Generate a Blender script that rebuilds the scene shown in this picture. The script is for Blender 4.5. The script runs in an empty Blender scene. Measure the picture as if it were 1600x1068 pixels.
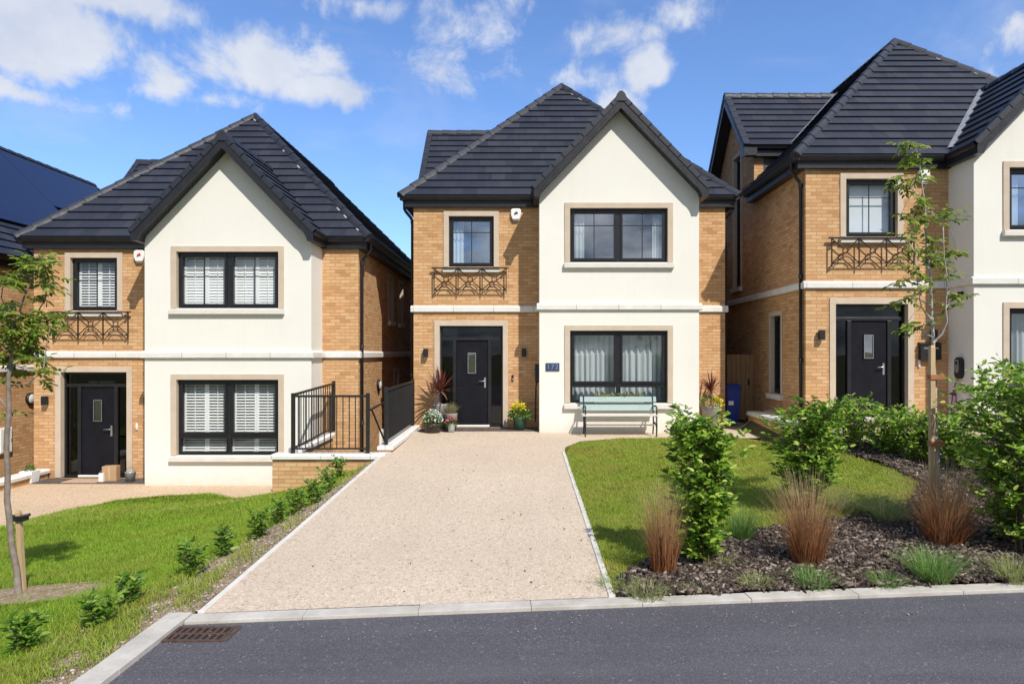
import bpy, bmesh, math, random
import numpy as np
from mathutils import Vector, Matrix

R = math.radians
scene = bpy.context.scene
COL = scene.collection
random.seed(7)
rng = np.random.default_rng(7)

# ------------------------------------------------------------------ camera constants
F, CX, CY, CZ = 1067.0, 820.0, 553.0, 1.73      # focal length (px), principal point (px), eye height

# ------------------------------------------------------------------ small helpers
def ss(t):
    t = max(0.0, min(1.0, t))
    return t * t * (3 - 2 * t)

def tag(o, label=None, cat=None, group=None, kind=None):
    if label: o['label'] = label
    if cat: o['category'] = cat
    if group: o['group'] = group
    if kind: o['kind'] = kind
    return o

def empty(name, loc, label, cat, group=None, rz=0.0):
    o = bpy.data.objects.new(name, None)
    o.empty_display_size = 0.2
    COL.objects.link(o)
    o.location = loc
    o.rotation_euler = (0, 0, rz)
    return tag(o, label, cat, group)

class MB:
    """collects polygons; build() links them as one mesh object"""
    def __init__(s):
        s.v = []; s.f = []; s.uv = []; s.sm = []
    def poly(s, pts, uv=None, smooth=False):
        b = len(s.v)
        s.v.extend([tuple(p) for p in pts])
        s.f.append(tuple(range(b, b + len(pts))))
        s.uv.append(uv); s.sm.append(smooth)
    def mesh(s, verts, faces, smooth=False):
        b = len(s.v)
        s.v.extend([tuple(p) for p in verts])
        for f in faces:
            s.f.append(tuple(b + i for i in f)); s.uv.append(None); s.sm.append(smooth)
    def box(s, T, a0, a1, b0, b1, c0, c1):
        P = [T(a, b, c) for c in (c0, c1) for b in (b0, b1) for a in (a0, a1)]
        s.mesh(P, [(0, 1, 3, 2), (4, 6, 7, 5), (0, 4, 5, 1), (2, 3, 7, 6), (0, 2, 6, 4), (1, 5, 7, 3)])
    def prism(s, T, pts, c0, c1):
        """polygon pts in (a,b) extruded along c"""
        n = len(pts)
        V = [T(a, b, c0) for a, b in pts] + [T(a, b, c1) for a, b in pts]
        fs = [tuple(range(n)), tuple(range(2 * n - 1, n - 1, -1))]
        for i in range(n):
            j = (i + 1) % n
            fs.append((i, n + i, n + j, j))
        s.mesh(V, fs)
    def tube(s, pts, r, n=8, r1=None, smooth=True, caps=True):
        pts = [Vector(p) for p in pts]
        m = len(pts)
        if not isinstance(r, (list, tuple)):
            r1 = r if r1 is None else r1
            r = [r + (r1 - r) * i / max(1, m - 1) for i in range(m)]
        V = []
        prev = None
        for i in range(m):
            d = (pts[min(i + 1, m - 1)] - pts[max(i - 1, 0)])
            if d.length < 1e-9: d = Vector((0, 0, 1))
            d.normalize()
            if prev is None:
                ref = Vector((0, 0, 1)) if abs(d.z) < .9 else Vector((1, 0, 0))
                x = d.cross(ref).normalized()
            else:
                x = (prev - d * prev.dot(d))
                x = x.normalized() if x.length > 1e-6 else d.orthogonal().normalized()
            prev = x
            y = d.cross(x)
            for k in range(n):
                a = 2 * math.pi * k / n
                V.append(pts[i] + (x * math.cos(a) + y * math.sin(a)) * r[i])
        fs = []
        for i in range(m - 1):
            for k in range(n):
                k2 = (k + 1) % n
                fs.append((i * n + k, i * n + k2, (i + 1) * n + k2, (i + 1) * n + k))
        s.mesh(V, fs, smooth)
        if caps:
            b = len(s.v) - len(V)
            for ring in (range(n), range((m - 1) * n, m * n)):
                s.f.append(tuple(b + i for i in ring)); s.uv.append(None); s.sm.append(False)
    def lathe(s, prof, c=(0, 0, 0), n=20, smooth=True, a0=0.0):
        V = []
        for r, z in prof:
            for k in range(n):
                a = a0 + 2 * math.pi * k / n
                V.append((c[0] + r * math.cos(a), c[1] + r * math.sin(a), c[2] + z))
        fs = []
        for i in range(len(prof) - 1):
            for k in range(n):
                k2 = (k + 1) % n
                fs.append((i * n + k, i * n + k2, (i + 1) * n + k2, (i + 1) * n + k))
        s.mesh(V, fs, smooth)
    def build(s, name, mat, parent=None, bevel=0.0, fix=False):
        me = bpy.data.meshes.new(name)
        me.from_pydata(s.v, [], s.f)
        uvl = me.uv_layers.new(name='UVMap')
        data = np.zeros(len(me.loops) * 2, dtype=np.float32)
        for p, uv in zip(me.polygons, s.uv):
            if uv is None:
                n = p.normal
                ax, ay, az = abs(n.x), abs(n.y), abs(n.z)
                for li in p.loop_indices:
                    c = me.vertices[me.loops[li].vertex_index].co
                    if az > ax and az > ay: q = (c.x, c.y)
                    elif ax > ay: q = (c.y, c.z)
                    else: q = (c.x, c.z)
                    data[2 * li] = q[0]; data[2 * li + 1] = q[1]
            else:
                for li, q in zip(p.loop_indices, uv):
                    data[2 * li] = q[0]; data[2 * li + 1] = q[1]
        uvl.data.foreach_set('uv', data)
        me.polygons.foreach_set('use_smooth', s.sm)
        if fix:
            bm = bmesh.new(); bm.from_mesh(me)
            bmesh.ops.recalc_face_normals(bm, faces=bm.faces)
            bm.to_mesh(me); bm.free()
        me.materials.append(mat)
        o = bpy.data.objects.new(name, me)
        COL.objects.link(o)
        if parent is not None: o.parent = parent
        if bevel:
            bm = bmesh.new(); bm.from_mesh(me)
            bmesh.ops.remove_doubles(bm, verts=bm.verts, dist=1e-5)
            bmesh.ops.recalc_face_normals(bm, faces=bm.faces)
            bm.to_mesh(me); bm.free()
            md = o.modifiers.new('bevel', 'BEVEL'); md.width = bevel; md.segments = 2
            md.limit_method = 'ANGLE'; md.angle_limit = R(40)
        return o

def np_mesh(name, V, F4, mat, parent=None, uv=None, smooth=False):
    """V (n,3) array; F4 list of arrays of faces (each (m,k))"""
    me = bpy.data.meshes.new(name)
    me.vertices.add(len(V)); me.vertices.foreach_set('co', np.asarray(V, np.float32).ravel())
    tot = sum(f.size for f in F4); nf = sum(len(f) for f in F4)
    me.loops.add(tot); me.polygons.add(nf)
    li = np.concatenate([f.ravel() for f in F4]).astype(np.int32)
    sizes = np.concatenate([np.full(len(f), f.shape[1]) for f in F4]).astype(np.int32)
    starts = np.concatenate([[0], np.cumsum(sizes)[:-1]]).astype(np.int32)
    me.loops.foreach_set('vertex_index', li)
    me.polygons.foreach_set('loop_start', starts)
    me.update(calc_edges=True)
    if uv is not None:
        l = me.uv_layers.new(name='UVMap')
        l.data.foreach_set('uv', np.asarray(uv, np.float32)[li].ravel())
    if smooth: me.polygons.foreach_set('use_smooth', np.ones(nf, bool))
    me.materials.append(mat)
    o = bpy.data.objects.new(name, me); COL.objects.link(o)
    if parent is not None: o.parent = parent
    return o

I3 = lambda a, b, c: (a, b, c)
XYZ = lambda x, y, z: (lambda a, b, c: (x + a, y + b, z + c))

# ------------------------------------------------------------------ materials
class NT:
    def __init__(s, name):
        s.m = bpy.data.materials.new(name); s.m.use_nodes = True
        s.t = s.m.node_tree; s.n = s.t.nodes; s.l = s.t.links
        s.b = s.n['Principled BSDF']
    def new(s, typ, **kw):
        nd = s.n.new(typ)
        for k, v in kw.items(): setattr(nd, k, v)
        return nd
    def link(s, a, b): s.l.new(a, b)
    def coord(s, which='Object', scale=None):
        tc = s.new('ShaderNodeTexCoord')
        if scale is None: return tc.outputs[which]
        mp = s.new('ShaderNodeMapping'); mp.inputs['Scale'].default_value = scale
        s.link(tc.outputs[which], mp.inputs[0]); return mp.outputs[0]
    def noise(s, vec, scale, detail=4, rough=.6):
        n = s.new('ShaderNodeTexNoise'); n.inputs['Scale'].default_value = scale
        n.inputs['Detail'].default_value = detail; n.inputs['Roughness'].default_value = rough
        s.link(vec, n.inputs['Vector']); return n.outputs['Fac']
    def ramp(s, fac, stops, interp='LINEAR'):
        r = s.new('ShaderNodeValToRGB'); r.color_ramp.interpolation = interp
        e = r.color_ramp.elements
        while len(e) < len(stops): e.new(.5)
        for el, (p, c) in zip(e, stops):
            el.position = p; el.color = (c[0], c[1], c[2], 1) if not isinstance(c, (int, float)) else (c, c, c, 1)
        s.link(fac, r.inputs[0]); return r.outputs[0]
    def mix(s, fac, a, b, blend='MIX'):
        m = s.new('ShaderNodeMix', data_type='RGBA', blend_type=blend)
        for sock, val in ((m.inputs[0], fac), (m.inputs[6], a), (m.inputs[7], b)):
            if isinstance(val, (int, float)): sock.default_value = val
            elif isinstance(val, tuple): sock.default_value = (val[0], val[1], val[2], 1)
            else: s.link(val, sock)
        return m.outputs[2]
    def math(s, op, a, b=None, c=None):
        m = s.new('ShaderNodeMath', operation=op)
        for i, v in enumerate((a, b, c)):
            if v is None: continue
            if isinstance(v, (int, float)): m.inputs[i].default_value = v
            else: s.link(v, m.inputs[i])
        return m.outputs[0]
    def bump(s, h, strength=.3, dist=.01):
        b = s.new('ShaderNodeBump'); b.inputs['Strength'].default_value = strength
        b.inputs['Distance'].default_value = dist
        s.link(h, b.inputs['Height']); s.link(b.outputs[0], s.b.inputs['Normal'])
    def set(s, col=None, rough=None, metal=None, spec=None):
        for nm, v in (('Base Color', col), ('Roughness', rough), ('Metallic', metal), ('Specular IOR Level', spec)):
            if v is None: continue
            if isinstance(v, tuple): s.b.inputs[nm].default_value = (v[0], v[1], v[2], 1)
            elif isinstance(v, (int, float)): s.b.inputs[nm].default_value = v
            else: s.link(v, s.b.inputs[nm])
        return s.m

def plain(name, col, rough=.5, var=.12, scale=9, metal=0.0, bump=0.0, spec=.5):
    t = NT(name); c = t.coord('Object')
    n = t.noise(c, scale, 5)
    lo = tuple(x * (1 - var) for x in col); hi = tuple(min(1, x * (1 + var)) for x in col)
    if bump: t.bump(t.noise(c, scale * 8, 4), bump, .004)
    rr = t.ramp(t.noise(c, scale * 2.3, 3), [(.3, max(0, rough - .07)), (.7, min(1, rough + .07))])
    return t.set(t.ramp(n, [(.3, lo), (.7, hi)]), rr, metal, spec)

def mat_brick():
    t = NT('buff brick'); uv = t.coord('UV')
    br = t.new('ShaderNodeTexBrick'); br.offset = .5; br.squash = 1
    for k, v in (('Scale', 1.0), ('Mortar Size', .007), ('Mortar Smooth', .15), ('Bias', 0.0), ('Brick Width', .225), ('Row Height', .075)):
        br.inputs[k].default_value = v
    br.inputs['Color1'].default_value = (0, 0, 0, 1); br.inputs['Color2'].default_value = (1, 1, 1, 1)
    br.inputs['Mortar'].default_value = (.5, .5, .5, 1)
    t.link(uv, br.inputs['Vector'])
    # drag marks inside each brick run along the course
    mp = t.new('ShaderNodeMapping'); mp.inputs['Scale'].default_value = (3, 28, 1); t.link(uv, mp.inputs[0])
    streak = t.noise(mp.outputs[0], 3.0, 4, .7)
    body = t.ramp(br.outputs['Color'], [(0, (.42, .205, .085)), (.22, (.58, .32, .14)), (.5, (.62, .36, .165)), (.78, (.70, .45, .24)), (1, (.53, .265, .105))])
    body = t.mix(t.ramp(streak, [(.35, 0.0), (.75, .55)]), body, (.42, .22, .09))
    body = t.mix(t.ramp(t.noise(uv, .9, 3), [(.35, 0.0), (.7, .3)]), body, (.72, .48, .27))
    col = t.mix(br.outputs['Fac'], body, (.38, .25, .15))
    h = t.math('SUBTRACT', t.math('MULTIPLY', streak, .4), br.outputs['Fac'])
    t.bump(h, .55, .008)
    return t.set(col, .85, 0, .25)

def mat_roof():
    t = NT('slate grey roof tiles'); uv = t.coord('UV')
    br = t.new('ShaderNodeTexBrick'); br.offset = .5
    for k, v in (('Scale', 1.0), ('Mortar Size', .0035), ('Mortar Smooth', .1), ('Bias', 0.0), ('Brick Width', .33), ('Row Height', .30)):
        br.inputs[k].default_value = v
    br.inputs['Color1'].default_value = (0, 0, 0, 1); br.inputs['Color2'].default_value = (1, 1, 1, 1)
    br.inputs['Mortar'].default_value = (.5, .5, .5, 1)
    t.link(uv, br.inputs['Vector'])
    body = t.ramp(br.outputs['Color'], [(0, (.017, .020, .031)), (.5, (.026, .029, .042)), (1, (.037, .038, .050))])
    body = t.mix(t.ramp(t.noise(uv, .7, 4), [(.4, 0.0), (.75, .35)]), body, (.046, .050, .068))
    body = t.mix(t.ramp(t.noise(uv, 30, 4), [(.45, 0.0), (.8, .25)]), body, (.075, .08, .095))
    body = t.mix(t.ramp(t.noise(t.coord('UV', (1, .35, 1)), 2.6, 6, .75), [(.58, 0.0), (.8, .3)]), body, (.10, .105, .10))
    col = t.mix(t.math('MULTIPLY', br.outputs['Fac'], .85), body, (.008, .009, .013))
    t.bump(t.math('SUBTRACT', t.math('MULTIPLY', t.noise(uv, 60, 3), .3), br.outputs['Fac']), .3, .006)
    return t.set(col, .5, 0, .4)

def mat_render():
    t = NT('cream render'); c = t.coord('Object')
    n = t.noise(c, .8, 5)
    mp = t.coord('Object', (1.2, 1.2, .25))
    col = t.ramp(n, [(.3, (.775, .76, .70)), (.7, (.81, .795, .735))])
    col = t.mix(t.ramp(t.noise(mp, 2.5, 6, .7), [(.5, 0.0), (.85, .16)]), col, (.62, .58, .48))
    st = t.noise(t.coord('Object', (5, 5, .22)), 2.2, 5, .65)
    col = t.mix(t.ramp(st, [(.56, 0.0), (.78, .15)]), col, (.58, .55, .47))
    sx = t.new('ShaderNodeSeparateXYZ'); t.link(c, sx.inputs[0])
    low = t.ramp(t.math('ADD', sx.outputs[2], t.math('MULTIPLY', t.noise(c, 5, 5, .7), .45)), [(.12, .5), (.5, 0.0)])
    col = t.mix(low, col, (.50, .43, .33))
    col = t.mix(t.ramp(t.noise(c, 90, 4, .7), [(.35, .10), (.65, 0.0)]), col, (.5, .47, .40))
    t.bump(t.noise(c, 130, 4), .4, .004)
    return t.set(col, .92, 0, .2)

def mat_stone(name, a, b, joint=None):
    t = NT(name); c = t.coord('Object')
    col = t.ramp(t.noise(c, 3.5, 6, .65), [(.3, a), (.7, b)])
    col = t.mix(t.ramp(t.noise(c, 40, 3), [(.5, 0.0), (.8, .18)]), col, tuple(x * .6 for x in a))
    if joint:
        uv = t.coord('UV')
        br = t.new('ShaderNodeTexBrick'); br.offset = 0
        for k, v in (('Scale', 1.0), ('Mortar Size', .006), ('Brick Width', joint), ('Row Height', 50.0)): br.inputs[k].default_value = v
        t.link(uv, br.inputs['Vector'])
        col = t.mix(t.math('MULTIPLY', br.outputs['Fac'], .75), col, (.22, .20, .18))
    t.bump(t.noise(c, 70, 3), .2, .003)
    return t.set(col, .8, 0, .3)

def mat_gravel(name, cols, scale=120):
    t = NT(name); c = t.coord('Object')
    vo = t.new('ShaderNodeTexVoronoi'); vo.inputs['Scale'].default_value = scale; t.link(c, vo.inputs['Vector'])
    sp = t.new('ShaderNodeSeparateColor'); t.link(vo.outputs['Color'], sp.inputs[0])
    col = t.ramp(sp.outputs[0], [(i / (len(cols) - 1), k) for i, k in enumerate(cols)])
    vo2 = t.new('ShaderNodeTexVoronoi'); vo2.inputs['Scale'].default_value = scale * .33; t.link(c, vo2.inputs['Vector'])
    sp2 = t.new('ShaderNodeSeparateColor'); t.link(vo2.outputs['Color'], sp2.inputs[0])
    col = t.mix(t.ramp(sp2.outputs[1], [(.0, .55), (.16, 0.0)]), col, tuple(x * .55 for x in cols[0]))
    col = t.mix(t.ramp(sp2.outputs[2], [(.84, 0.0), (1.0, .5)]), col, tuple(min(.95, x * 1.15) for x in cols[-1]))
    col = t.mix(t.ramp(t.noise(t.coord('Object', (2.2, .22, 1)), 1.0, 5, .6), [(.45, 0.0), (.75, .22)]), col, tuple(x * .8 for x in cols[2]))
    col = t.mix(t.ramp(t.noise(c, 7, 6, .7), [(.6, 0.0), (.8, .22)]), col, tuple(x * .7 for x in cols[1]))
    big = t.noise(c, .55, 5)
    col = t.mix(t.ramp(big, [(.35, 0.0), (.75, .3)]), col, tuple(x * .72 for x in cols[1]))
    t.bump(vo.outputs['Distance'], .5, .004)
    return t.set(col, .85, 0, .3)

def mat_asphalt():
    t = NT('asphalt'); c = t.coord('Object')
    vo = t.new('ShaderNodeTexVoronoi'); vo.inputs['Scale'].default_value = 130; t.link(c, vo.inputs['Vector'])
    sp = t.new('ShaderNodeSeparateColor'); t.link(vo.outputs['Color'], sp.inputs[0])
    col = t.ramp(sp.outputs[0], [(0, (.055, .052, .060)), (.5, (.092, .088, .100)), (.9, (.118, .114, .126)), (1, (.20, .195, .20))])
    vo2 = t.new('ShaderNodeTexVoronoi'); vo2.inputs['Scale'].default_value = 60; t.link(c, vo2.inputs['Vector'])
    sp2 = t.new('ShaderNodeSeparateColor'); t.link(vo2.outputs['Color'], sp2.inputs[0])
    col = t.mix(t.ramp(sp2.outputs[0], [(.985, 0.0), (.992, .45)]), col, (.34, .33, .33))
    col = t.mix(t.ramp(t.noise(c, .7, 6, .7), [(.35, .45), (.7, 0.0)]), col, (.072, .070, .084))
    col = t.mix(t.ramp(t.noise(t.coord('Object', (.5, 2.2, 1)), 1.1, 5), [(.5, 0.0), (.8, .3)]), col, (.15, .145, .16))
    col = t.mix(t.ramp(t.noise(c, 2.3, 7, .7), [(.52, 0.0), (.72, .35)]), col, (.06, .058, .066))
    col = t.mix(t.ramp(t.noise(t.coord('Object', (.16, 1.6, 1)), 1.3, 4), [(.48, 0.0), (.62, .28)]), col, (.135, .13, .138))
    t.bump(vo.outputs['Distance'], .6, .004)
    return t.set(col, .8, 0, .35)

def mat_soil(name, stops, scale=5):
    t = NT(name); c = t.coord('Object')
    col = t.ramp(t.noise(c, scale, 8, .7), stops)
    vo = t.new('ShaderNodeTexVoronoi'); vo.inputs['Scale'].default_value = 45; t.link(c, vo.inputs['Vector'])
    sp = t.new('ShaderNodeSeparateColor'); t.link(vo.outputs['Color'], sp.inputs[0])
    col = t.mix(t.ramp(sp.outputs[0], [(.78, 0.0), (.95, .55)]), col, tuple(min(.8, x * 1.7) for x in stops[-1][1]))
    t.bump(t.noise(c, 28, 6, .7), .9, .03)
    return t.set(col, .95, 0, .15)

def mat_leaf(name, stops, trans=.3, rough=.42, along=None, patch=None):
    """leaf colours differ leaf by leaf"""
    t = NT(name)
    g = t.new('ShaderNodeNewGeometry')
    col = t.ramp(g.outputs['Random Per Island'], stops)
    if patch:
        pc = t.coord('Object')
        col = t.mix(t.ramp(t.noise(pc, .9, 6, .7), [(.45, 0.0), (.68, .75)]), col, patch)
        col = t.mix(t.ramp(t.noise(pc, 2.7, 4, .6), [(.5, 0.0), (.75, .45)]), col, tuple(x * .5 for x in stops[0][1]))
    if along:
        uv = t.new('ShaderNodeTexCoord'); sx = t.new('ShaderNodeSeparateXYZ'); t.link(uv.outputs['UV'], sx.inputs[0])
        a = t.ramp(sx.outputs[1], along)
        col = t.mix(t.ramp(g.outputs['Random Per Island'], [(0, .15), (1, .5)]), a, col)
    t.set(col, rough, 0, .35)
    tr = t.new('ShaderNodeBsdfTranslucent'); t.link(col, tr.inputs['Color'])
    mx = t.new('ShaderNodeMixShader'); mx.inputs[0].default_value = trans
    t.link(t.b.outputs[0], mx.inputs[1]); t.link(tr.outputs[0], mx.inputs[2])
    t.link(mx.outputs[0], t.n['Material Output'].inputs[0])
    return t.m

def mat_glass(name, refl=.3, tint=(.75, .82, .85)):
    t = NT(name); t.n.remove(t.b)
    tr = t.new('ShaderNodeBsdfTransparent'); tr.inputs[0].default_value = (*tint, 1)
    gl = t.new('ShaderNodeBsdfGlossy'); gl.inputs['Roughness'].default_value = .015
    gl.inputs['Color'].default_value = (.95, .97, 1, 1)
    c = t.coord('Object')
    bp = t.new('ShaderNodeBump'); bp.inputs['Strength'].default_value = .05; bp.inputs['Distance'].default_value = .02
    t.link(t.noise(c, 1.6, 2), bp.inputs['Height']); t.link(bp.outputs[0], gl.inputs['Normal'])
    lw = t.new('ShaderNodeLayerWeight'); lw.inputs['Blend'].default_value = .5
    fac = t.math('MINIMUM', t.math('ADD', t.math('MULTIPLY', t.math('POWER', lw.outputs['Facing'], 4.0), .8), refl), 1.0)
    mx = t.new('ShaderNodeMixShader')
    t.link(fac, mx.inputs[0]); t.link(tr.outputs[0], mx.inputs[1]); t.link(gl.outputs[0], mx.inputs[2])
    t.link(mx.outputs[0], t.n['Material Output'].inputs[0])
    return t.m

def mat_wood(name, a, b, horiz=False):
    t = NT(name)
    mp = t.coord('Object', (14, 14, 1.2))
    col = t.ramp(t.noise(mp, 2.2, 6, .65), [(.3, a), (.7, b)])
    t.bump(t.noise(mp, 6, 4), .25, .004)
    return t.set(col, .75, 0, .25)

M = {}
M['brick'] = mat_brick(); M['roof'] = mat_roof(); M['render'] = mat_render()
M['stone'] = mat_stone('buff stone surround', (.52, .42, .32), (.60, .50, .40))
M['white_stone'] = mat_stone('pale cast stone', (.66, .64, .60), (.78, .77, .74), .95)
M['sill_stone'] = mat_stone('pale sill stone', (.64, .61, .55), (.74, .71, .66))
M['coping'] = mat_stone('white coping stone', (.66, .645, .61), (.78, .765, .73), .9)
M['kerb'] = mat_stone('concrete kerb', (.40, .37, .32), (.60, .565, .51))
M['edging'] = mat_stone('concrete edging', (.58, .55, .50), (.70, .67, .62), .915)
M['black'] = plain('black window frame', (.012, .012, .014), .38, .25, 6)
M['door'] = plain('black door paint', (.008, .008, .012), .5, .3, 4, 0, .15, .2)
M['fascia'] = plain('black fascia', (.014, .014, .018), .42, .3, 5)
M['cap'] = plain('grey ridge tile', (.019, .022, .033), .55, .25, 6, 0, .2)
M['lead'] = plain('lead flashing', (.30, .31, .34), .55, .25, 7, .2)
M['mortar'] = plain('pale mortar', (.55, .53, .50), .9, .2, 20)
M['iron'] = plain('black iron', (.014, .013, .013), .5, .3, 12)
M['bronze_iron'] = plain('dark brown iron', (.016, .012, .010), .5, .3, 12)
M['white'] = plain('white paint', (.82, .82, .80), .45, .03, 5)
M['shutter'] = plain('white shutter', (.88, .88, .87), .45, .02, 5)
M['steel'] = plain('brushed steel', (.62, .62, .63), .28, .1, 20, .9)
M['cladding'] = plain('dark cladding', (.06, .065, .075), .6, .25, 8)
M['glass'] = mat_glass('window glass', .13, (.86, .90, .92))
M['glass_clear'] = mat_glass('clear window glass', .07, (.94, .96, .96))
M['glass_sky'] = mat_glass('reflective window glass', .34)
M['glass_dark'] = mat_glass('door glass', .05, (.16, .18, .20))
M['solar'] = None
M['drive'] = mat_gravel('resin gravel', [(.42, .31, .21), (.54, .425, .315), (.595, .485, .37), (.64, .53, .415), (.71, .62, .51)], 125)
M['drive_left'] = mat_gravel('resin gravel tan', [(.42, .28, .17), (.55, .39, .25), (.60, .445, .295), (.64, .49, .345), (.70, .57, .43)], 95)
M['asphalt'] = mat_asphalt()
M['soil'] = mat_soil('dry soil', [(.25, (.20, .135, .085)), (.5, (.34, .25, .17)), (.75, (.47, .37, .27))])
M['lawn_l'] = mat_soil('lawn thatch left', [(.25, (.12, .18, .024)), (.5, (.16, .24, .034)), (.75, (.21, .25, .05))], 1.4)
M['lawn_r'] = mat_soil('lawn thatch right', [(.25, (.16, .22, .035)), (.5, (.22, .26, .05)), (.75, (.30, .27, .09))], 1.4)
M['mulch'] = mat_soil('bark mulch bed', [(.25, (.016, .011, .010)), (.5, (.035, .024, .02)), (.75, (.07, .05, .042))], 14)
M['porch'] = mat_stone('dark porch paving', (.075, .062, .055), (.12, .10, .09), .45)
M['ground'] = mat_soil('rough ground', [(.25, (.05, .07, .02)), (.5, (.09, .10, .035)), (.75, (.16, .13, .07))], 2)

def mat_solar():
    t = NT('solar panel'); uv = t.coord('UV')
    br = t.new('ShaderNodeTexBrick'); br.offset = 0
    for k, v in (('Scale', 1.0), ('Mortar Size', .012), ('Brick Width', 1.0), ('Row Height', 1.65)): br.inputs[k].default_value = v
    t.link(uv, br.inputs['Vector'])
    col = t.mix(br.outputs['Fac'], (.010, .016, .055), (.006, .008, .02))
    return t.set(col, .35, 0, .5)
M['solar'] = mat_solar()

# ------------------------------------------------------------------ house builder
W, D = 7.39, 14.0                      # brick box
BX0, BX1, BY = 2.97, 6.57, -.80       # rendered bay
ZE = 5.45                             # eaves (tile edge)
EX, EYF = .30, -.18                   # eave overhangs
AP = (W / 2, 3.40, 9.42)              # front end of the ridge
RG = (W / 2, 11.0, 9.42)
BR = (4.77, 7.46)                     # bay ridge x, z
BH = 1.93                             # bay roof half width
BYV = -1.10                           # bay verge
DY, DH, DZE, DZR = 4.70, 1.75, 6.60, 8.50   # side wall-dormer
SLX = (AP[2] - ZE) / (AP[0] + EX)     # slope of side planes
SLY = (AP[2] - ZE) / (AP[1] - EYF)

TF = lambda y0: (lambda a, b, c: (a, y0 - c, b))
TL = lambda a, b, c: (-c, a, b)
TR = lambda a, b, c: (W + c, a, b)

def clip2(poly, fn):
    """clip list of points by fn(p) >= 0"""
    out = []
    n = len(poly)
    for i in range(n):
        p, q = poly[i], poly[(i + 1) % n]
        fp, fq = fn(p), fn(q)
        if fp >= 0: out.append(p)
        if (fp > 0 and fq < 0) or (fp < 0 and fq > 0):
            t = fp / (fp - fq)
            out.append(tuple(a + (b - a) * t for a, b in zip(p, q)))
    return out

def wall(mb, T, a0, a1, b0, b1, holes=(), outline=None):
    """flat wall in (a,b) with rectangular holes, clipped to a convex outline"""
    xs = sorted({a0, a1} | {h[0] for h in holes} | {h[1] for h in holes})
    zs = sorted({b0, b1} | {h[2] for h in holes} | {h[3] for h in holes})
    for i in range(len(xs) - 1):
        for j in range(len(zs) - 1):
            cx, cz = (xs[i] + xs[i + 1]) / 2, (zs[j] + zs[j + 1]) / 2
            if any(h[0] < cx < h[1] and h[2] < cz < h[3] for h in holes): continue
            p = [(xs[i], zs[j]), (xs[i + 1], zs[j]), (xs[i + 1], zs[j + 1]), (xs[i], zs[j + 1])]
            if outline:
                m = len(outline)
                for k in range(m):
                    (x1, y1), (x2, y2) = outline[k], outline[(k + 1) % m]
                    p = clip2(p, lambda q: (x2 - x1) * (q[1] - y1) - (y2 - y1) * (q[0] - x1))
                    if len(p) < 3: break
            if len(p) >= 3:
                mb.poly([T(a, b, 0) for a, b in p])

def roof_plane(mb, poly, p0, along, up, g=.30):
    p0, along, up = Vector(p0), Vector(along).normalized(), Vector(up).normalized()
    n = along.cross(up).normalized()
    if n.z < 0: n = -n
    S = lambda p: (Vector(p) - p0).dot(up)
    smin, smax = min(S(p) for p in poly), max(S(p) for p in poly)
    k = math.floor(smin / g + 1e-6)
    while k * g < smax - 1e-5:
        a, b = k * g, (k + 1) * g
        q = clip2(clip2([tuple(p) for p in poly], lambda p: S(p) - a), lambda p: b - S(p))
        k += 1
        if len(q) < 3: continue
        pts, uv = [], []
        for p in q:
            s = S(p); f = (s - a) / g
            pts.append(Vector(p) + n * (.040 * (1 - f) + .006 * f) - up * (.012 * (1 - f)))
            uv.append(((Vector(p) - p0).dot(along), s))
        mb.poly(pts, uv)
        low = [i for i, p in enumerate(q) if abs(S(p) - a) < 1e-4]
        if len(low) >= 2:
            low.sort(key=lambda i: (Vector(q[i]) - p0).dot(along))
            i, j = low[0], low[-1]
            A, B = pts[i], pts[j]
            C_, D_ = Vector(q[j]) - n * .02, Vector(q[i]) - n * .02
            mb.poly([A, B, C_, D_], [uv[i], uv[j], uv[j], uv[i]])

def caps(mb, p0, p1, w=.115, h=.055, drop=.075, seg=.42, mort=None, lift=.02):
    p0, p1 = Vector(p0), Vector(p1)
    d = p1 - p0; L = d.length; d.normalize()
    side = d.cross(Vector((0, 0, 1))).normalized(); up = side.cross(d).normalized()
    n = max(1, round(L / seg)); st = L / n
    for i in range(n):
        a, b = p0 + d * (i * st), p0 + d * ((i + 1) * st + .03)
        for (q, e, wf) in ((None, None, None),):
            pr = [(-w, -drop), (-w * .72, -.01), (-w * .35, h * .75), (0, h), (w * .35, h * .75), (w * .72, -.01), (w, -drop)]
            lo = [a + side * (x * 1.06) + up * (z + lift + .012) for x, z in pr]
            hi = [b + side * (x * .97) + up * (z + lift - .006) for x, z in pr]
            m = len(pr)
            mb.mesh(lo + hi, [(k, k + 1, m + k + 1, m + k) for k in range(m - 1)] + [tuple(range(m)), tuple(range(2 * m - 1, m - 1, -1))])
    if mort is not None:
        k = int(L / .31)
        for i in range(1, k):
            if random.random() < .5: continue
            for sgn in (-1, 1):
                if random.random() < .45: continue
                c = p0 + d * (i * L / k + random.uniform(-.03, .03)) + side * (sgn * (w + .012)) + up * (lift - drop + .022)
                l = random.uniform(.03, .08)
                T = lambda a, b, c_, c0=c: tuple(c0 + d * a + side * b + up * c_)
                mort.box(T, -l, l, -.012, .012, -.015, .012)

def ring(mb, T, a0, a1, b0, b1, w, c0, c1, bottom=True):
    """surround ring outside the opening a0..a1, b0..b1, butt-jointed"""
    mb.box(T, a0 - w, a0, b0, b1, c0, c1)
    mb.box(T, a1, a1 + w, b0, b1, c0, c1)
    mb.box(T, a0 - w, a1 + w, b1, b1 + w, c0, c1)
    if bottom: mb.box(T, a0 - w, a1 + w, b0 - w, b0, c0, c1)

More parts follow.
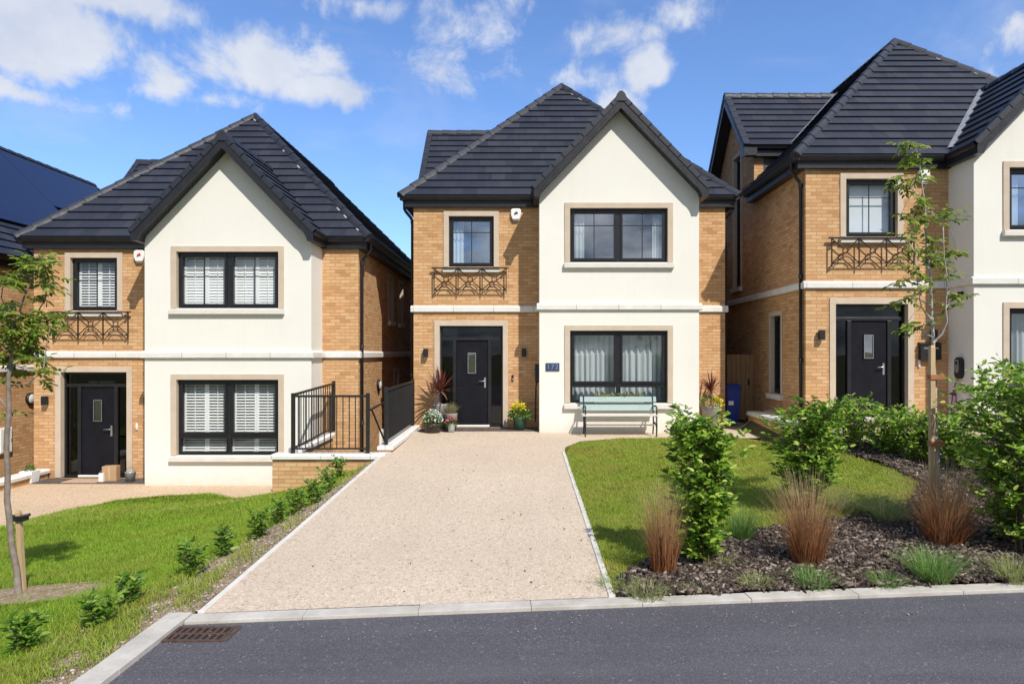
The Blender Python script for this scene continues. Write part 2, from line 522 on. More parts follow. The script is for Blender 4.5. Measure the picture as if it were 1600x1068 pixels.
def frame_rect(mb, T, a0, a1, b0, b1, w, c0, c1):
    mb.box(T, a0, a0 + w, b0, b1, c0, c1); mb.box(T, a1 - w, a1, b0, b1, c0, c1)
    mb.box(T, a0 + w, a1 - w, b0, b0 + w, c0, c1); mb.box(T, a0 + w, a1 - w, b1 - w, b1, c0, c1)

def curtain_sheet(mb, T, a0, a1, b0, b1, c, amp=.03, per=.11, ph=0.0):
    n = max(6, int((a1 - a0) / .02))
    V = []
    for i in range(n + 1):
        a = a0 + (a1 - a0) * i / n
        k = c + amp * math.sin(a / per * 6.283 + ph + 1.3 * math.sin(a * 3.1)) + amp * .4 * math.sin(a / per * 9.7)
        V += [T(a, b0, k), T(a, b1, k)]
    mb.mesh(V, [(2 * i, 2 * i + 2, 2 * i + 3, 2 * i + 1) for i in range(n)], True)

def make_window(house, T, a0, a1, b0, b1, style, glass='glass', dress=None, sur=.12, sill=True, tilt=.6, back=True):
    fr, pn = MB(), MB()
    c0, c1 = -.15, -.085
    frame_rect(fr, T, a0, a1, b0, b1, .05, c0, c1)
    lights = []
    if style == 'single': cells = [(a0 + .05, a1 - .05, b0 + .05, b1 - .05, True)]
    elif style == 'slim': cells = [(a0 + .05, a1 - .05, b0 + .05, b1 - .05, False)]
    else:
        m = (a0 + a1) / 2
        if style == 'double':
            fr.box(T, m - .045, m + .045, b0 + .05, b1 - .05, c0, c1)
            cells = [(a0 + .05, m - .045, b0 + .05, b1 - .05, True), (m + .045, a1 - .05, b0 + .05, b1 - .05, True)]
        else:
            tz = b0 + (b1 - b0) * .245
            fr.box(T, a0 + .05, a1 - .05, tz - .035, tz + .035, c0, c1)
            fr.box(T, m - .045, m + .045, tz + .035, b1 - .05, c0, c1)
            fr.box(T, m - .035, m + .035, b0 + .05, tz - .035, c0, c1)
            cells = [(a0 + .05, m - .045, tz + .035, b1 - .05, False), (m + .045, a1 - .05, tz + .035, b1 - .05, False),
                     (a0 + .05, m - .035, b0 + .05, tz - .035, None), (m + .035, a1 - .05, b0 + .05, tz - .035, None)]
    for (x0, x1, z0, z1, bars) in cells:
        w = .05 if bars is not None else .012
        frame_rect(fr, T, x0 + .002, x1 - .002, z0 + .002, z1 - .002, w, c0 + .01, c1 + .018)
        x0 += w; x1 -= w; z0 += w; z1 -= w
        lights.append((x0, x1, z0, z1))
        pn.poly([T(x0, z0, -.118), T(x1, z0, -.118), T(x1, z1, -.118), T(x0, z1, -.118)])
        if bars:
            m = (x0 + x1) / 2; h = z1 - (z1 - z0) * .27
            fr.box(T, m - .009, m + .009, z0, z1, -.123, -.108)
            fr.box(T, x0, m - .009, h - .009, h + .009, -.1225, -.1085); fr.box(T, m + .009, x1, h - .009, h + .009, -.1225, -.1085)
    w = fr.build('window', M['black'], house)
    pn.build('pane', M[glass], w)
    if sur:
        s = MB(); ring(s, T, a0, a1, b0, b1, sur, -.16, .022, bottom=not sill)
        s.build('surround', M['stone'], w, .004)
    if sill:
        s = MB()
        s.prism(lambda q, b, c: T(c, b, q), [(-.16, b0), (-.16, b0 - .14), (.075, b0 - .14), (.085, b0 - .125), (.085, b0 - .03), (.075, b0 - .02)], a0 - sur - .015, a1 + sur + .015)
        s.build('sill', M['sill_stone'], w, .004)
    if dress == 'shutter':
        s = MB()
        for (x0, x1, z0, z1) in lights:
            x0 -= .04; x1 += .04; z0 -= .04; z1 += .04
            m = (x0 + x1) / 2
            for (p0, p1) in ((x0, m - .002), (m + .002, x1)):
                frame_rect(s, T, p0, p1, z0, z1, .045, -.25, -.22)
                q = z0 + .06; pitch = .062
                while q < z1 - .06:
                    dy, dz = .030 * math.cos(tilt), .030 * math.sin(tilt)
                    A = [T(p0 + .045, q - dz, -.235 + dy), T(p1 - .045, q - dz, -.235 + dy), T(p1 - .045, q + dz, -.235 - dy), T(p0 + .045, q + dz, -.235 - dy)]
                    B = [T(p0 + .045, q - dz + .006, -.235 + dy), T(p1 - .045, q - dz + .006, -.235 + dy), T(p1 - .045, q + dz + .006, -.235 - dy), T(p0 + .045, q + dz + .006, -.235 - dy)]
                    s.mesh(A + B, [(0, 1, 2, 3), (7, 6, 5, 4), (0, 4, 5, 1), (2, 6, 7, 3)])
                    q += pitch
                if z1 - z0 > .7: s.box(T, (p0 + p1) / 2 - .006, (p0 + p1) / 2 + .006, z0 + .06, z1 - .06, -.203, -.195)
        s.build('shutter', M['shutter'], w)
    elif dress == 'sheer':
        s = MB(); curtain_sheet(s, T, a0 - .05, a1 + .05, b0 - .05, b1 + .05, -.36, .035, .13)
        s.build('curtain', M['sheer'], w)
    elif dress == 'edges':
        s = MB()
        curtain_sheet(s, T, a0 - .02, a0 + .34, b0 - .05, b1 + .05, -.24, .025, .09)
        s.build('curtain', M['curtain'], w)
        if a1 - a0 > 1.5:
            s = MB(); curtain_sheet(s, T, a1 - .30, a1 + .02, b0 - .05, b1 + .05, -.24, .025, .09); s.build('curtain', M['curtain'], w)
    elif dress == 'blind':
        s = MB(); s.box(T, a0 - .03, a1 + .03, b0 - .03, b1 + .03, -.24, -.235)
        s.build('blind', M['shutter'], w)
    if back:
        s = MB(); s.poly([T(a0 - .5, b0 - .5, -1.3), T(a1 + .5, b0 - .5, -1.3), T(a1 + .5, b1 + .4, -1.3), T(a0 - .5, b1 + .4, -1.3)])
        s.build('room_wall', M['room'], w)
    return w

t_ = NT('sheer curtain'); t_.b.inputs['Base Color'].default_value = (.90, .94, .95, 1); t_.b.inputs['Roughness'].default_value = .9
tr_ = t_.new('ShaderNodeBsdfTransparent'); mx_ = t_.new('ShaderNodeMixShader'); mx_.inputs[0].default_value = .35
t_.link(t_.b.outputs[0], mx_.inputs[1]); t_.link(tr_.outputs[0], mx_.inputs[2]); t_.link(mx_.outputs[0], t_.n['Material Output'].inputs[0])
M['sheer'] = t_.m
M['curtain'] = plain('white curtain', (.90, .90, .88), .9, .04, 4)
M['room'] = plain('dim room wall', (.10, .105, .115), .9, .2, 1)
M['lamp_lens'] = plain('frosted lamp glass', (.6, .6, .58), .3, .05)

WIN_UP = (.835, 1.905, 3.80, 5.00)
WIN_BUP = (3.66, 5.86, 3.80, 5.02)
WIN_BLO = (3.66, 5.86, .63, 2.26)
DOOR = (.62, 2.12, 0.0, 2.40)

def make_house(name, loc, label, cfg):
    h = empty(name, loc, label, 'house', 'houses along the close')
    F0, FB = TF(0), TF(BY)
    # --- brick box
    b = MB()
    wall(b, F0, 0, BX0, -.6, 5.42, [WIN_UP, DOOR])
    wall(b, F0, BX1, W, -.6, 5.42)
    wl = [(4.25, 4.85, 3.2, 6.75), (1.35, 2.0, .45, 2.25)]
    sl = DZE; wh = DH - .25
    wall(b, TL, 0, D, -.6, 5.42, [(wl[0][0], wl[0][1], 3.2, 5.42), wl[1]])
    wall(b, TL, DY - wh, DY + wh, 5.42, DZR, [(wl[0][0], wl[0][1], 5.42, 6.75)],
         [(DY - wh, 5.42), (DY + wh, 5.42), (DY + wh, DZE + .22), (DY, DZR - .08), (DY - wh, DZE + .22)])
    wr = [(3.45, 4.0, 3.75, 4.95), (5.0, 5.55, 3.75, 4.95), (4.3, 4.9, 1.3, 2.3)]
    wall(b, TR, 0, D, -.6, 5.42, wr)
    wall(b, lambda a, z, c: (a, D + c, z), 0, W, -.6, 5.42)
    # dormer return facing the street: brick edge
    yF = DY - wh
    zx = lambda x: ZE + SLX * (x + EX)
    b.poly([(0, yF, 5.42), (.24, yF, zx(.24)), (.24, yF, DZE + .1), (0, yF, DZE + .1)])
    b.build('brick_wall', M['brick'], h)
    # --- rendered bay
    b = MB()
    gz = lambda x: BR[1] - .12 - (abs(x - BR[0])) * (BR[1] - ZE + .01) / BH
    wall(b, FB, BX0, BX1, -.6, 7.4, [WIN_BUP, WIN_BLO], [(BX0, -.6), (BX1, -.6), (BX1, gz(BX1)), (BR[0], gz(BR[0])), (BX0, gz(BX0))])
    for x, s in ((BX0, -1), (BX1, 1)):
        b.poly([(x, BY, -.6), (x, 0.0, -.6), (x, 0.0, 5.42), (x, BY, 5.42)])
    b.build('rendered_bay', M['render'], h)
    # --- string course
    s = MB()
    prof = [(0, 2.72), (.045, 2.72), (.06, 2.735), (.06, 2.84), (.045, 2.86), (0, 2.88)]
    P = lambda T: (lambda q, z, c: T(c, z, q))
    s.prism(P(F0), prof, -.06, BX0 - .06); s.prism(P(F0), prof, BX1 + .06, W + .06)
    s.prism(P(FB), prof, BX0 - .06, BX1 + .06)
    s.prism(lambda q, z, c: (BX0 - q, c, z), prof, BY, 0); s.prism(lambda q, z, c: (BX1 + q, c, z), prof, BY, 0)
    s.prism(P(TL), prof, 0, D); s.prism(P(TR), prof, 0, D)
    s.build('string_course', M['white_stone'], h)
    # --- windows
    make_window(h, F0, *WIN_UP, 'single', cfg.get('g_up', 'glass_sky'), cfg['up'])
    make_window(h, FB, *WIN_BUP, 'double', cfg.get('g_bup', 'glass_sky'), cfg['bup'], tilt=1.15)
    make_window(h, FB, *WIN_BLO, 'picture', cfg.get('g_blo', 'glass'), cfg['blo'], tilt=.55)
    if cfg['side'] in ('left', 'both'):
        make_window(h, TL, *wl[0], 'slim', 'glass', None, .10)
        make_window(h, TL, *wl[1], 'slim', 'glass', None, .10)
    else:
        for q in wl: make_window(h, TL, *q, 'slim', 'glass', None, 0, False, back=False)
    for q in wr: make_window(h, TR, *q, 'slim', 'glass', None, .10 if cfg['side'] != 'left' else 0, cfg['side'] != 'left', back=False)
    # --- front door set
    a0, a1, b0, b1 = DOOR
    d = MB(); T = F0
    frame_rect(d, T, a0, a1, b0, b1, .045, -.20, -.11)
    d.box(T, a0 + .045, a1 - .045, 2.06, 2.13, -.20, -.11)
    L0, L1 = .96, 1.80
    for x in (L0, L1): d.box(T, x - .04, x + .04, b0 + .045, 2.06, -.20, -.11)
    dr = d.build('front_door', M['black'], h, .004)
    lf = MB(); lx0, lx1 = L0 + .042, L1 - .042
    lf.box(T, lx0, lx1, .05, 2.055, -.185, -.14)
    frame_rect(lf, T, 1.26, 1.49, 1.25, 1.78, .025, -.14, -.125)
    leaf = lf.build('door_leaf', M['door'], dr, .005)
    g = MB()
    for (x0, x1, z0, z1) in ((a0 + .045, a1 - .045, 2.13, b1 - .045), (a0 + .045, L0 - .04, .045, 2.06), (L1 + .04, a1 - .045, .045, 2.06)):
        g.poly([T(x0, z0, -.16), T(x1, z0, -.16), T(x1, z1, -.16), T(x0, z1, -.16)])
    g.build('pane', M['glass_dark'], dr)
    g = MB(); g.poly([T(1.285, 1.275, -.137), T(1.465, 1.275, -.137), T(1.465, 1.755, -.137), T(1.285, 1.755, -.137)])
    g.build('door_light', M['glass_sky'], dr)
    g = MB(); frame_rect(g, T, 1.278, 1.472, 1.268, 1.762, .012, -.126, -.119)
    g.build('light_trim', M['steel'], dr)
    g = MB(); x = lx1 - .07
    g.box(T, x - .02, x + .02, .93, 1.17, -.14, -.128)
    g.tube([T(x, 1.09, -.128), T(x, 1.09, -.085), T(x - .02, 1.09, -.078), T(x - .15, 1.085, -.078)], .011, 8)
    g.build('handle', M['steel'], dr)
    g = MB(); g.box(T, lx0 - .04, lx1 + .04, .002, .046, -.11, -.06)
    g.build('threshold', M['white'], dr, .004)
    g = MB(); ring(g, T, a0, a1, b0, b1, .125, -.21, .022, bottom=False)
    g.build('surround', M['stone'], dr, .004)
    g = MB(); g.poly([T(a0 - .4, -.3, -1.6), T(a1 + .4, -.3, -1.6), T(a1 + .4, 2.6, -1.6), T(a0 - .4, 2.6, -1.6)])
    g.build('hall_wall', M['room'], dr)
    # --- juliet balcony
    jb = MB(); ja, jz, z0, z1 = .50, 2.20, 3.16, 3.76
    c = .095; rr = .0105
    for z, r_ in ((z1, .02), (z0 + .08, rr)):
        jb.box(F0, ja - (.06 if z == z1 else 0), jz + (.06 if z == z1 else 0), z - r_ * .7, z + r_ * .7, c - r_, c + r_)
    xs = [ja + (jz - ja) * i / 3 for i in range(4)]
    for x in xs: jb.box(F0, x - .011, x + .011, z0, z1 - .015, c - .0115, c + .0115)
    def bar(x0, za, x1, zb): jb.tube([F0(x0, za, c), F0(x1, zb, c)], .0115, 5)
    zl, zh = z0 + .09, z1 - .02
    for i in range(3):
        x0, x1 = xs[i] + .011, xs[i + 1] - .011; xm = (x0 + x1) / 2; zm = (zl + zh) / 2
        rad = .055
        jb.tube([F0(xm + rad * math.cos(q), zm + rad * math.sin(q), c) for q in np.linspace(0, 2 * math.pi, 17)], .0115, 5, caps=False)
        for sx in (-1, 1):
            for sz in (-1, 1):
                xe = x0 if sx < 0 else x1; ze = zl if sz < 0 else zh
                dx, dz = xe - xm, ze - zm; ln = math.hypot(dx, dz)
                bar(xm + dx / ln * rad, zm + dz / ln * rad, xe, ze)
        jb.tube([F0(xm + .16 * math.cos(q), zl - .01 + .13 * math.sin(q), c) for q in np.linspace(0.05, math.pi - .05, 11)], .0115, 5)
    for x in (ja + .05, jz - .05):
        for z in (z0 + .08, z1 - .08):
            jb.tube([F0(x, z, 0.0), F0(x, z, c + .01)], .014, 6); jb.lathe([(0, 0), (.028, .01), (.028, .03), (0, .04)], F0(x, z - .02, c + .01), 8)
    jb.build('juliet_balcony', M['bronze_iron'], h)
    # --- wall lamps, alarm, bell
    for lx in (.30, 2.62):
        g = MB(); g.box(F0, lx - .055, lx + .055, 1.66, 1.86, .03, .13); g.box(F0, lx - .04, lx + .04, 1.70, 1.82, 0.0, .03)
        lm = g.build('wall_lamp', M['iron'], h, .006)
        g = MB(); g.box(F0, lx - .042, lx + .042, 1.645, 1.66, .045, .115); g.build('lens', M['lamp_lens'], lm)
    g = MB(); x, z = 2.43, 5.04
    g.prism(F0, [(x - .12, z + .10), (x - .12, z - .02), (x - .08, z - .13), (x + .08, z - .13), (x + .12, z - .02), (x + .12, z + .10), (x + .07, z + .13), (x - .07, z + .13)], 0.0, .075)
    al = g.build('alarm_box', M['white'], h, .015)
    g = MB(); g.prism(F0, [(x - .05, z - .03), (x + .05, z + .0), (x + .03, z + .06), (x - .03, z + .03)], .075, .082)
    g.build('badge', M[cfg['alarm']], al)
    g = MB(); g.box(F0, x - .07, x + .07, z - .165, z - .13, .01, .06); g.build('siren_lens', M['grey'], al, .005)
    g = MB(); g.box(F0, 2.33, 2.375, 1.09, 1.24, 0.0, .03)
    bl = g.build('doorbell', M['white'] if cfg['bell'] == 'w' else M['iron'], h, .008)
    g = MB(); g.lathe([(0, .006), (.014, .005), (.016, 0)], (0, 0, 0), 10); g.v = [F0(2.352 + x_, 1.13 + y_, .03 + z_) for x_, y_, z_ in g.v]
    g.build('button', M['steel'], bl)
    # --- roof
    r, cp, mo = MB(), MB(), MB()
    xl, xr, yb = -EX, W + EX, D + EX
    nf = Vector((0, 1, SLY)); 
    roof_plane(r, [(xl, EYF, ZE), (xr, EYF, ZE), AP], (xl, EYF, ZE), (1, 0, 0), nf)
    pl = lambda x, y: (x, y, ZE + SLX * (x - xl)); pr = lambda x, y: (x, y, ZE + SLX * (xr - x))
    yd0, yd1 = yF, DY + wh
    xa = AP[0]
    hipx = lambda y: xl + (y - EYF) * (xa - xl) / (AP[1] - EYF)
    upl, upr = (1, 0, SLX), (-1, 0, SLX)
    o_l, o_r = (xl, EYF, ZE), (xr, EYF, ZE)
    xh = hipx(yd0)
    roof_plane(r, [pl(xl, EYF), pl(xh, yd0), pl(xl, yd0)], o_l, (0, 1, 0), upl)
    roof_plane(r, [pl(0, yd0), pl(xh, yd0), pl(xa, AP[1]), pl(xa, yd1), pl(0, yd1)], o_l, (0, 1, 0), upl)
    roof_plane(r, [pl(xl, yd1), pl(xa, yd1), RG, pl(xl, yb)], o_l, (0, 1, 0), upl)
    roof_plane(r, [pr(xr, EYF), AP, RG, pr(xr, yb)], o_r, (0, 1, 0), upr)
    r.poly([(xl, yb, ZE), (xr, yb, ZE), RG])
    # bay roof
    for s in (-1, 1):
        xe = BR[0] + s * BH
        q = [(BR[0], BYV, BR[1]), (xe, BYV, ZE - .01), (xe, .9, ZE - .01), (BR[0], 2.2, BR[1])]
        roof_plane(r, q, (xe, BYV, ZE - .01), (0, 1, 0), (-s * BH, 0, BR[1] - ZE + .01))
    # side dormer roof
    xi = xl + (DZR - ZE) / SLX + .3
    xg = -EX - .02
    for s in (-1, 1):
        ye = DY + s * DH
        xe_in = xl + (DZE - ZE) / SLX + .25
        roof_plane(r, [(xg, DY, DZR), (xg, ye, DZE), (xe_in, ye, DZE), (xi, DY, DZR)], (xg, ye, DZE), (1, 0, 0), (0, -s * DH, DZR - DZE))
    ro = r.build('roof', M['roof'], h)
    lfe = (xl, EYF, ZE); rfe = (xr, EYF, ZE)
    for nm_, p_, q_, dr_, mo_ in (('hip_cap', lfe, AP, .075, None), ('hip_cap', rfe, AP, .075, MB()), ('ridge_cap', AP, RG, .06, None),
                             ('ridge_cap', (BR[0], BYV - .02, BR[1]), (BR[0], 1.75, BR[1]), .09, None), ('ridge_cap', (xg, DY, DZR), (xi - .3, DY, DZR), .09, None)):
        cp = MB(); caps(cp, p_, q_, drop=dr_, mort=mo_); 
        if q_[1] == 1.75: cp.prism(lambda a, b, c: (BR[0] + a, c, BR[1] + b), [(-.13, -.14), (.13, -.14), (.10, -.02), (0, .07), (-.10, -.02)], BYV - .03, BYV + .05)
        cp.build(nm_, M['cap'], ro)
        if mo_ is not None and mo_.v: mo_.build('mortar', M['mortar'], ro)
    # verge tiles along the gables
    def verge(a, b, inward, dn=.06, wd=.14, seg=.32):
        a, b, inward = Vector(a), Vector(b), Vector(inward)
        dd = (b - a); L = dd.length; dd.normalize(); n = round(L / seg); st = L / n
        up = dd.cross(inward).normalized()
        if up.z < 0: up = -up
        for i in range(n):
            p = a + dd * (i * st)
            T = lambda q, w_, z_, p=p: tuple(p + dd * q + inward * w_ + up * z_)
            vg.prism(lambda w_, z_, q: T(q, w_, z_ + (.006 if q == 0 else 0.0)), [(-.02, -dn), (-.02, .046), (wd, .046), (wd, .033), (.0, .033), (.0, -dn)], 0, st + .02)
    for s in (-1, 1):
        vg = MB(); verge((BR[0] + s * (BH + .02), BYV, ZE - .03), (BR[0], BYV, BR[1]), (0, 1, 0)); vg.build('verge_tile', M['cap'], ro)
        vg = MB(); verge((xg, DY + s * DH, DZE), (xg, DY, DZR), (1, 0, 0)); vg.build('verge_tile', M['cap'], ro)
    # valleys
    for s in (-1,):
        va = MB(); pts = []
        for k in (0.06, .97):
            x = BR[0] + s * BH * (1 - k); z = ZE - .01 + (BR[1] - ZE + .01) * k
            y = EYF + (z - ZE) / SLY
            pts.append(Vector((x, y, z + .035)))
        d_ = (pts[1] - pts[0]).normalized(); sd = d_.cross(Vector((0, 0, 1))).normalized() * .07
        nn = Vector((0, -.03, .035))
        va.poly([pts[0] - sd + nn, pts[0] + sd + nn, pts[1] + sd + nn, pts[1] - sd + nn]); va.build('valley_lead', M['lead'], ro)
    for s in (-1,):
        va = MB(); pts = []
        for k in (0.0, 1.0):
            z = DZE + (DZR - DZE) * k; y = DY + s * DH * (1 - k); x = xl + (z - ZE) / SLX
            pts.append(Vector((x - .02, y, z + .06)))
        sd = Vector((.08, 0, .06))
        va.poly([pts[0] - sd, pts[0] + sd, pts[1] + sd, pts[1] - sd])
    va.build('valley_lead', M['lead'], ro)
    # bargeboard of the bay gable (boxed verge with curved feet)
    bg = MB()
    m = (BR[1] - ZE + .01) / BH
    zt = lambda x: BR[1] - .03 - m * abs(x)
    dn = .26
    for s in (-1, 1):
        out = [(0, zt(0)), (BH, zt(BH)), (BH, 5.21), (BH - .13, 5.21), (BH - .145, 5.27), (BH - .18, 5.345), (BH - .235, 5.42), (BH - .31, zt(BH - .31) - dn), (0, zt(0) - dn)]
        # split in two convex-ish strips
        hi = [(BR[0] + s * x, z) for x, z in out]
        bg.prism(lambda a, b_, c_: (a, c_, b_), hi, BYV - .005, BYV + .03)
        top = [(BR[0] + s * x, z) for x, z in [(0, zt(0) - .02), (BH - .01, zt(BH) - .02), (BH - .01, 5.24), (BH - .12, 5.24), (BH - .17, 5.36), (BH - .30, zt(BH - .30) - dn + .03), (0, zt(0) - dn + .03)]]
        bg.prism(lambda a, b_, c_: (a, c_, b_), top, BYV + .03, BY - .002)
    bg.build('bargeboard', M['fascia'], h)
    # dormer barge
    bg = MB(); m2 = (DZR - DZE) / DH
    for s in (-1, 1):
        out = [(0, DZR - .03), (DH, DZE - .03), (DH, DZE - .27), (DH - .22, DZE - .27), (DH - .3, DZE - .03 + m2 * .3 - .26), (0, DZR - .29)]
        pts = [(DY + s * y, z) for y, z in out]
        bg.prism(lambda a, b_, c_: (c_, a, b_), pts, xg - .003, xg + .03)
        bg.prism(lambda a, b_, c_: (c_, a, b_), [(DY + s * y, z) for y, z in [(0, DZR - .05), (DH - .01, DZE - .05), (DH - .01, DZE - .24), (DH - .21, DZE - .24), (DH - .3, DZE - .03 + m2 * .3 - .23), (0, DZR - .26)]], xg + .03, -.002)
    bg.build('dormer_bargeboard', M['fascia'], h)
    # fascia, soffit
    for q in ((xl + .10, BX0, -.09, 0.0, 5.20, 5.43), (BX1, xr - .10, -.09, 0.0, 5.20, 5.43), (xl + .10, 0, 0.0, yF, 5.20, 5.43), (xl + .10, 0, yd1, D, 5.20, 5.43), (W, xr - .10, 0.0, D, 5.20, 5.43),
              (BX0 - .13, BX0, BY - .28, -.09, 5.215, 5.40), (BX1, BX1 + .13, BY - .28, -.09, 5.215, 5.40), (-.02, xe_in + .2, DY - DH + .1, yF, DZE - .24, DZE - .03)):
        fs = MB(); fs.box(I3, *q); fs.build('fascia', M['fascia'], h)
    gp = [(0, 0), (-.035, -.005), (-.085, .03), (-.105, .085), (-.105, .105), (-.09, .105), (-.07, .06), (0, .06)]
    gy = -.09
    for fn_, a_, b_ in ((lambda q, z, c_: (c_, gy + q, 5.345 + z), xl, BX0 - .16), (lambda q, z, c_: (c_, gy + q, 5.345 + z), BX1 + .16, xr),
                        (lambda q, z, c_: (xl + .10 + q, c_, 5.345 + z), -.19, yF), (lambda q, z, c_: (xr - .10 - q, c_, 5.345 + z), -.19, D + .1),
                        (lambda q, z, c_: (BX0 - .13 + q * .6, c_, 5.34 + z), BYV + .03, -.2), (lambda q, z, c_: (BX1 + .13 - q * .6, c_, 5.34 + z), BYV + .03, -.2),
                        (lambda q, z, c_: (c_, DY - DH + .1 + q, DZE - .09 + z), xg + .03, xe_in)):
        gt = MB(); gt.prism(fn_, gp, a_, b_); gt.build('gutter', M['fascia'], h)
    # dormer cladding cheek facing the street
    g = MB(); x1 = xl + (DZE - ZE) / SLX + .2
    g.poly([(.24, yF + .004, zx(.24)), (x1, yF + .004, zx(x1)), (x1, yF + .004, DZE - .02), (.24, yF + .004, DZE - .02)])
    n_ = int((x1 - .24) / .12)
    for i in range(n_): g.box(I3, .26 + i * .12, .275 + i * .12, yF - .012, yF + .003, zx(.26 + i * .12), DZE - .03)
    g.build('dormer_cladding', M['cladding'], h)
    # downpipes
    for sx, x in ((-1, -.05), (1, W + .05)):
        g = MB(); x2 = x + sx * .19; y = .14
        g.tube([(x2, y, 5.36), (x2, y, 5.20), (x2 - sx * .03, y, 5.14), (x + sx * .03, y, 4.98), (x, y, 4.9), (x, y, .05)], .036, 8)
        for z in (4.85, 2.95, 1.2): g.tube([(x, y, z), (x, y, z + .08)], .046, 8); 
        g.build('downpipe', M['fascia'], h)
    return h

M['grey'] = plain('grey plastic', (.22, .23, .25), .5, .1)
M['badge_blue'] = plain('navy badge', (.05, .06, .12), .5, .1)
M['badge_red'] = plain('red badge', (.45, .05, .05), .5, .1)

HM = (-2.64, 16.20, 0.0); HL = (-11.18, 15.55, -1.08); HR = (5.84, 14.20, .37); HF = (-19.72, 14.4, -1.42)
house_m = make_house('brick_house', HM, 'brick house with cream gable at the head of the gravel driveway, bench in front',
                     dict(up='edges', bup='edges', blo='sheer', side='both', alarm='badge_blue', bell='b'))
house_l = make_house('brick_house', HL, 'lower buff brick house with white plantation shutters in its cream gabled bay',
                     dict(up='shutter', bup='shutter', blo='shutter', side='right', alarm='badge_red', bell='w', g_up='glass_clear', g_bup='glass_clear', g_blo='glass_clear'))
house_r = make_house('brick_house', HR, 'brick house standing behind the slender staked tree on the right',
                     dict(up='blind', g_up='glass', bup='edges', blo='sheer', side='left', alarm='badge_blue', bell='w'))
house_f = make_house('brick_house', HF, 'house at the left edge with dark blue solar panels on its roof',
                     dict(up='edges', bup='edges', blo='edges', side='right', alarm='badge_blue', bell='w'))

# solar array on the far-left house (its slope that faces the others)
sp = empty('solar_array', (HF[0] + W, HF[1], HF[2]), 'dark blue solar panels lying on the roof slope at the left edge', 'solar panel')
g = MB()
upv = Vector((-1, 0, SLX)).normalized(); nv = Vector((SLX, 0, 1)).normalized()
o0 = Vector((EX, 0, ZE))
def sq(y, s, l=.10): return tuple(o0 + upv * s + nv * l + Vector((0, y, 0)))
for (y0, y1, s0, s1) in ((1.9, 5.9, 1.4, 5.3), (5.92, 10.6, 2.9, 5.3)):
    A = [sq(y0, s0), sq(y1, s0), sq(y1, s1), sq(y0, s1)]; B = [sq(y0, s0, .06), sq(y1, s0, .06), sq(y1, s1, .06), sq(y0, s1, .06)]
    g.poly(A, [(y0, s0), (y1, s0), (y1, s1), (y0, s1)])
    for i in range(4):
        j = (i + 1) % 4; g.poly([A[i], A[j], B[j], B[i]])
g.build('panel', M['solar'], sp)
g = MB()
for s in (1.7, 3.4, 5.0):
    T = lambda a, b, c: tuple(o0 + upv * b + nv * c + Vector((0, a, 0)))
    g.box(T, 2.0, 5.8 if s < 2.5 else 10.5, s - .02, s + .02, .035, .058)
g.build('mounting_rail', M['steel'], sp)

# ------------------------------------------------------------------ terrain
def Dz(x, y):
    return -.484 + .029 * min(y, 16.0) + .016 * (x + 1) * (1 - ss((y - 6) / 7))
def G(x, y):
    z = Dz(x, y)
    if x < -2.62:
        dl = -2.62 - x
        if y > 12.55 and x < -2.9: return -1.115 if x > -11.3 else -1.115 - .36 * ss((-11.3 - x) / 1.0)
        zt = -.56 - .555 * ss((y - 4.5) / 7.0)
        base = Dz(-2.62, y)
        z = base + (zt - base) * (1 - math.exp(-.62 * dl))
        z -= .36 * ss((-11.3 - x) / 1.5) * ss((y - 9) / 3)
    elif x > .75:
        k = ss((y - 9.5) / 3.5)
        x0, w = 1.6 + 3.72 * k, 4.0 - 3.85 * k
        z += .43 * ss((x - x0) / w) * ss((y - 5.8) / 6.5) * (1 if (y < 16.25 or x > 5.84) else 0)
    return z
KY = lambda x: 5.33 + .060 * (x + 2.66)          # near edge of the front kerb
def RZ(x, y): return Dz(x, 5.4) - .025

def hit(u, v):
    """world point of the ground seen at photo pixel (u, v)"""
    dx, dz = (u - CX) / F, (CY - v) / F
    y = 3.0
    while y < 40:
        if CZ + dz * y <= G(dx * y, y): break
        y += .01
    return (dx * y, y)

def sheet(name, pts, mat, off=0.0, kind='structure', label=None, cat=None, step=.3, zf=None, parent=None):
    bm = bmesh.new()
    vs = [bm.verts.new((p[0], p[1], 0)) for p in pts]
    f = bm.faces.new(vs)
    bmesh.ops.triangulate(bm, faces=[f])
    xs = [p[0] for p in pts]; ys = [p[1] for p in pts]
    for ax, lo, hi in ((0, min(xs), max(xs)), (1, min(ys), max(ys))):
        k = math.ceil(lo / step) * step
        while k < hi:
            co = [0, 0, 0]; no = [0, 0, 0]; co[ax] = k; no[ax] = 1
            bmesh.ops.bisect_plane(bm, geom=bm.verts[:] + bm.edges[:] + bm.faces[:], plane_co=co, plane_no=no, dist=1e-5)
            k += step
    zf = zf or G
    for v in bm.verts: v.co.z = zf(v.co.x, v.co.y) + off
    bmesh.ops.recalc_face_normals(bm, faces=bm.faces)
    for f in bm.faces:
        f.smooth = True
        if f.normal.z < 0: f.normal_flip()
    me = bpy.data.meshes.new(name); bm.to_mesh(me); bm.free()
    me.materials.append(mat)
    o = bpy.data.objects.new(name, me); COL.objects.link(o)
    if kind: o['kind'] = kind
    tag(o, label, cat)
    return o

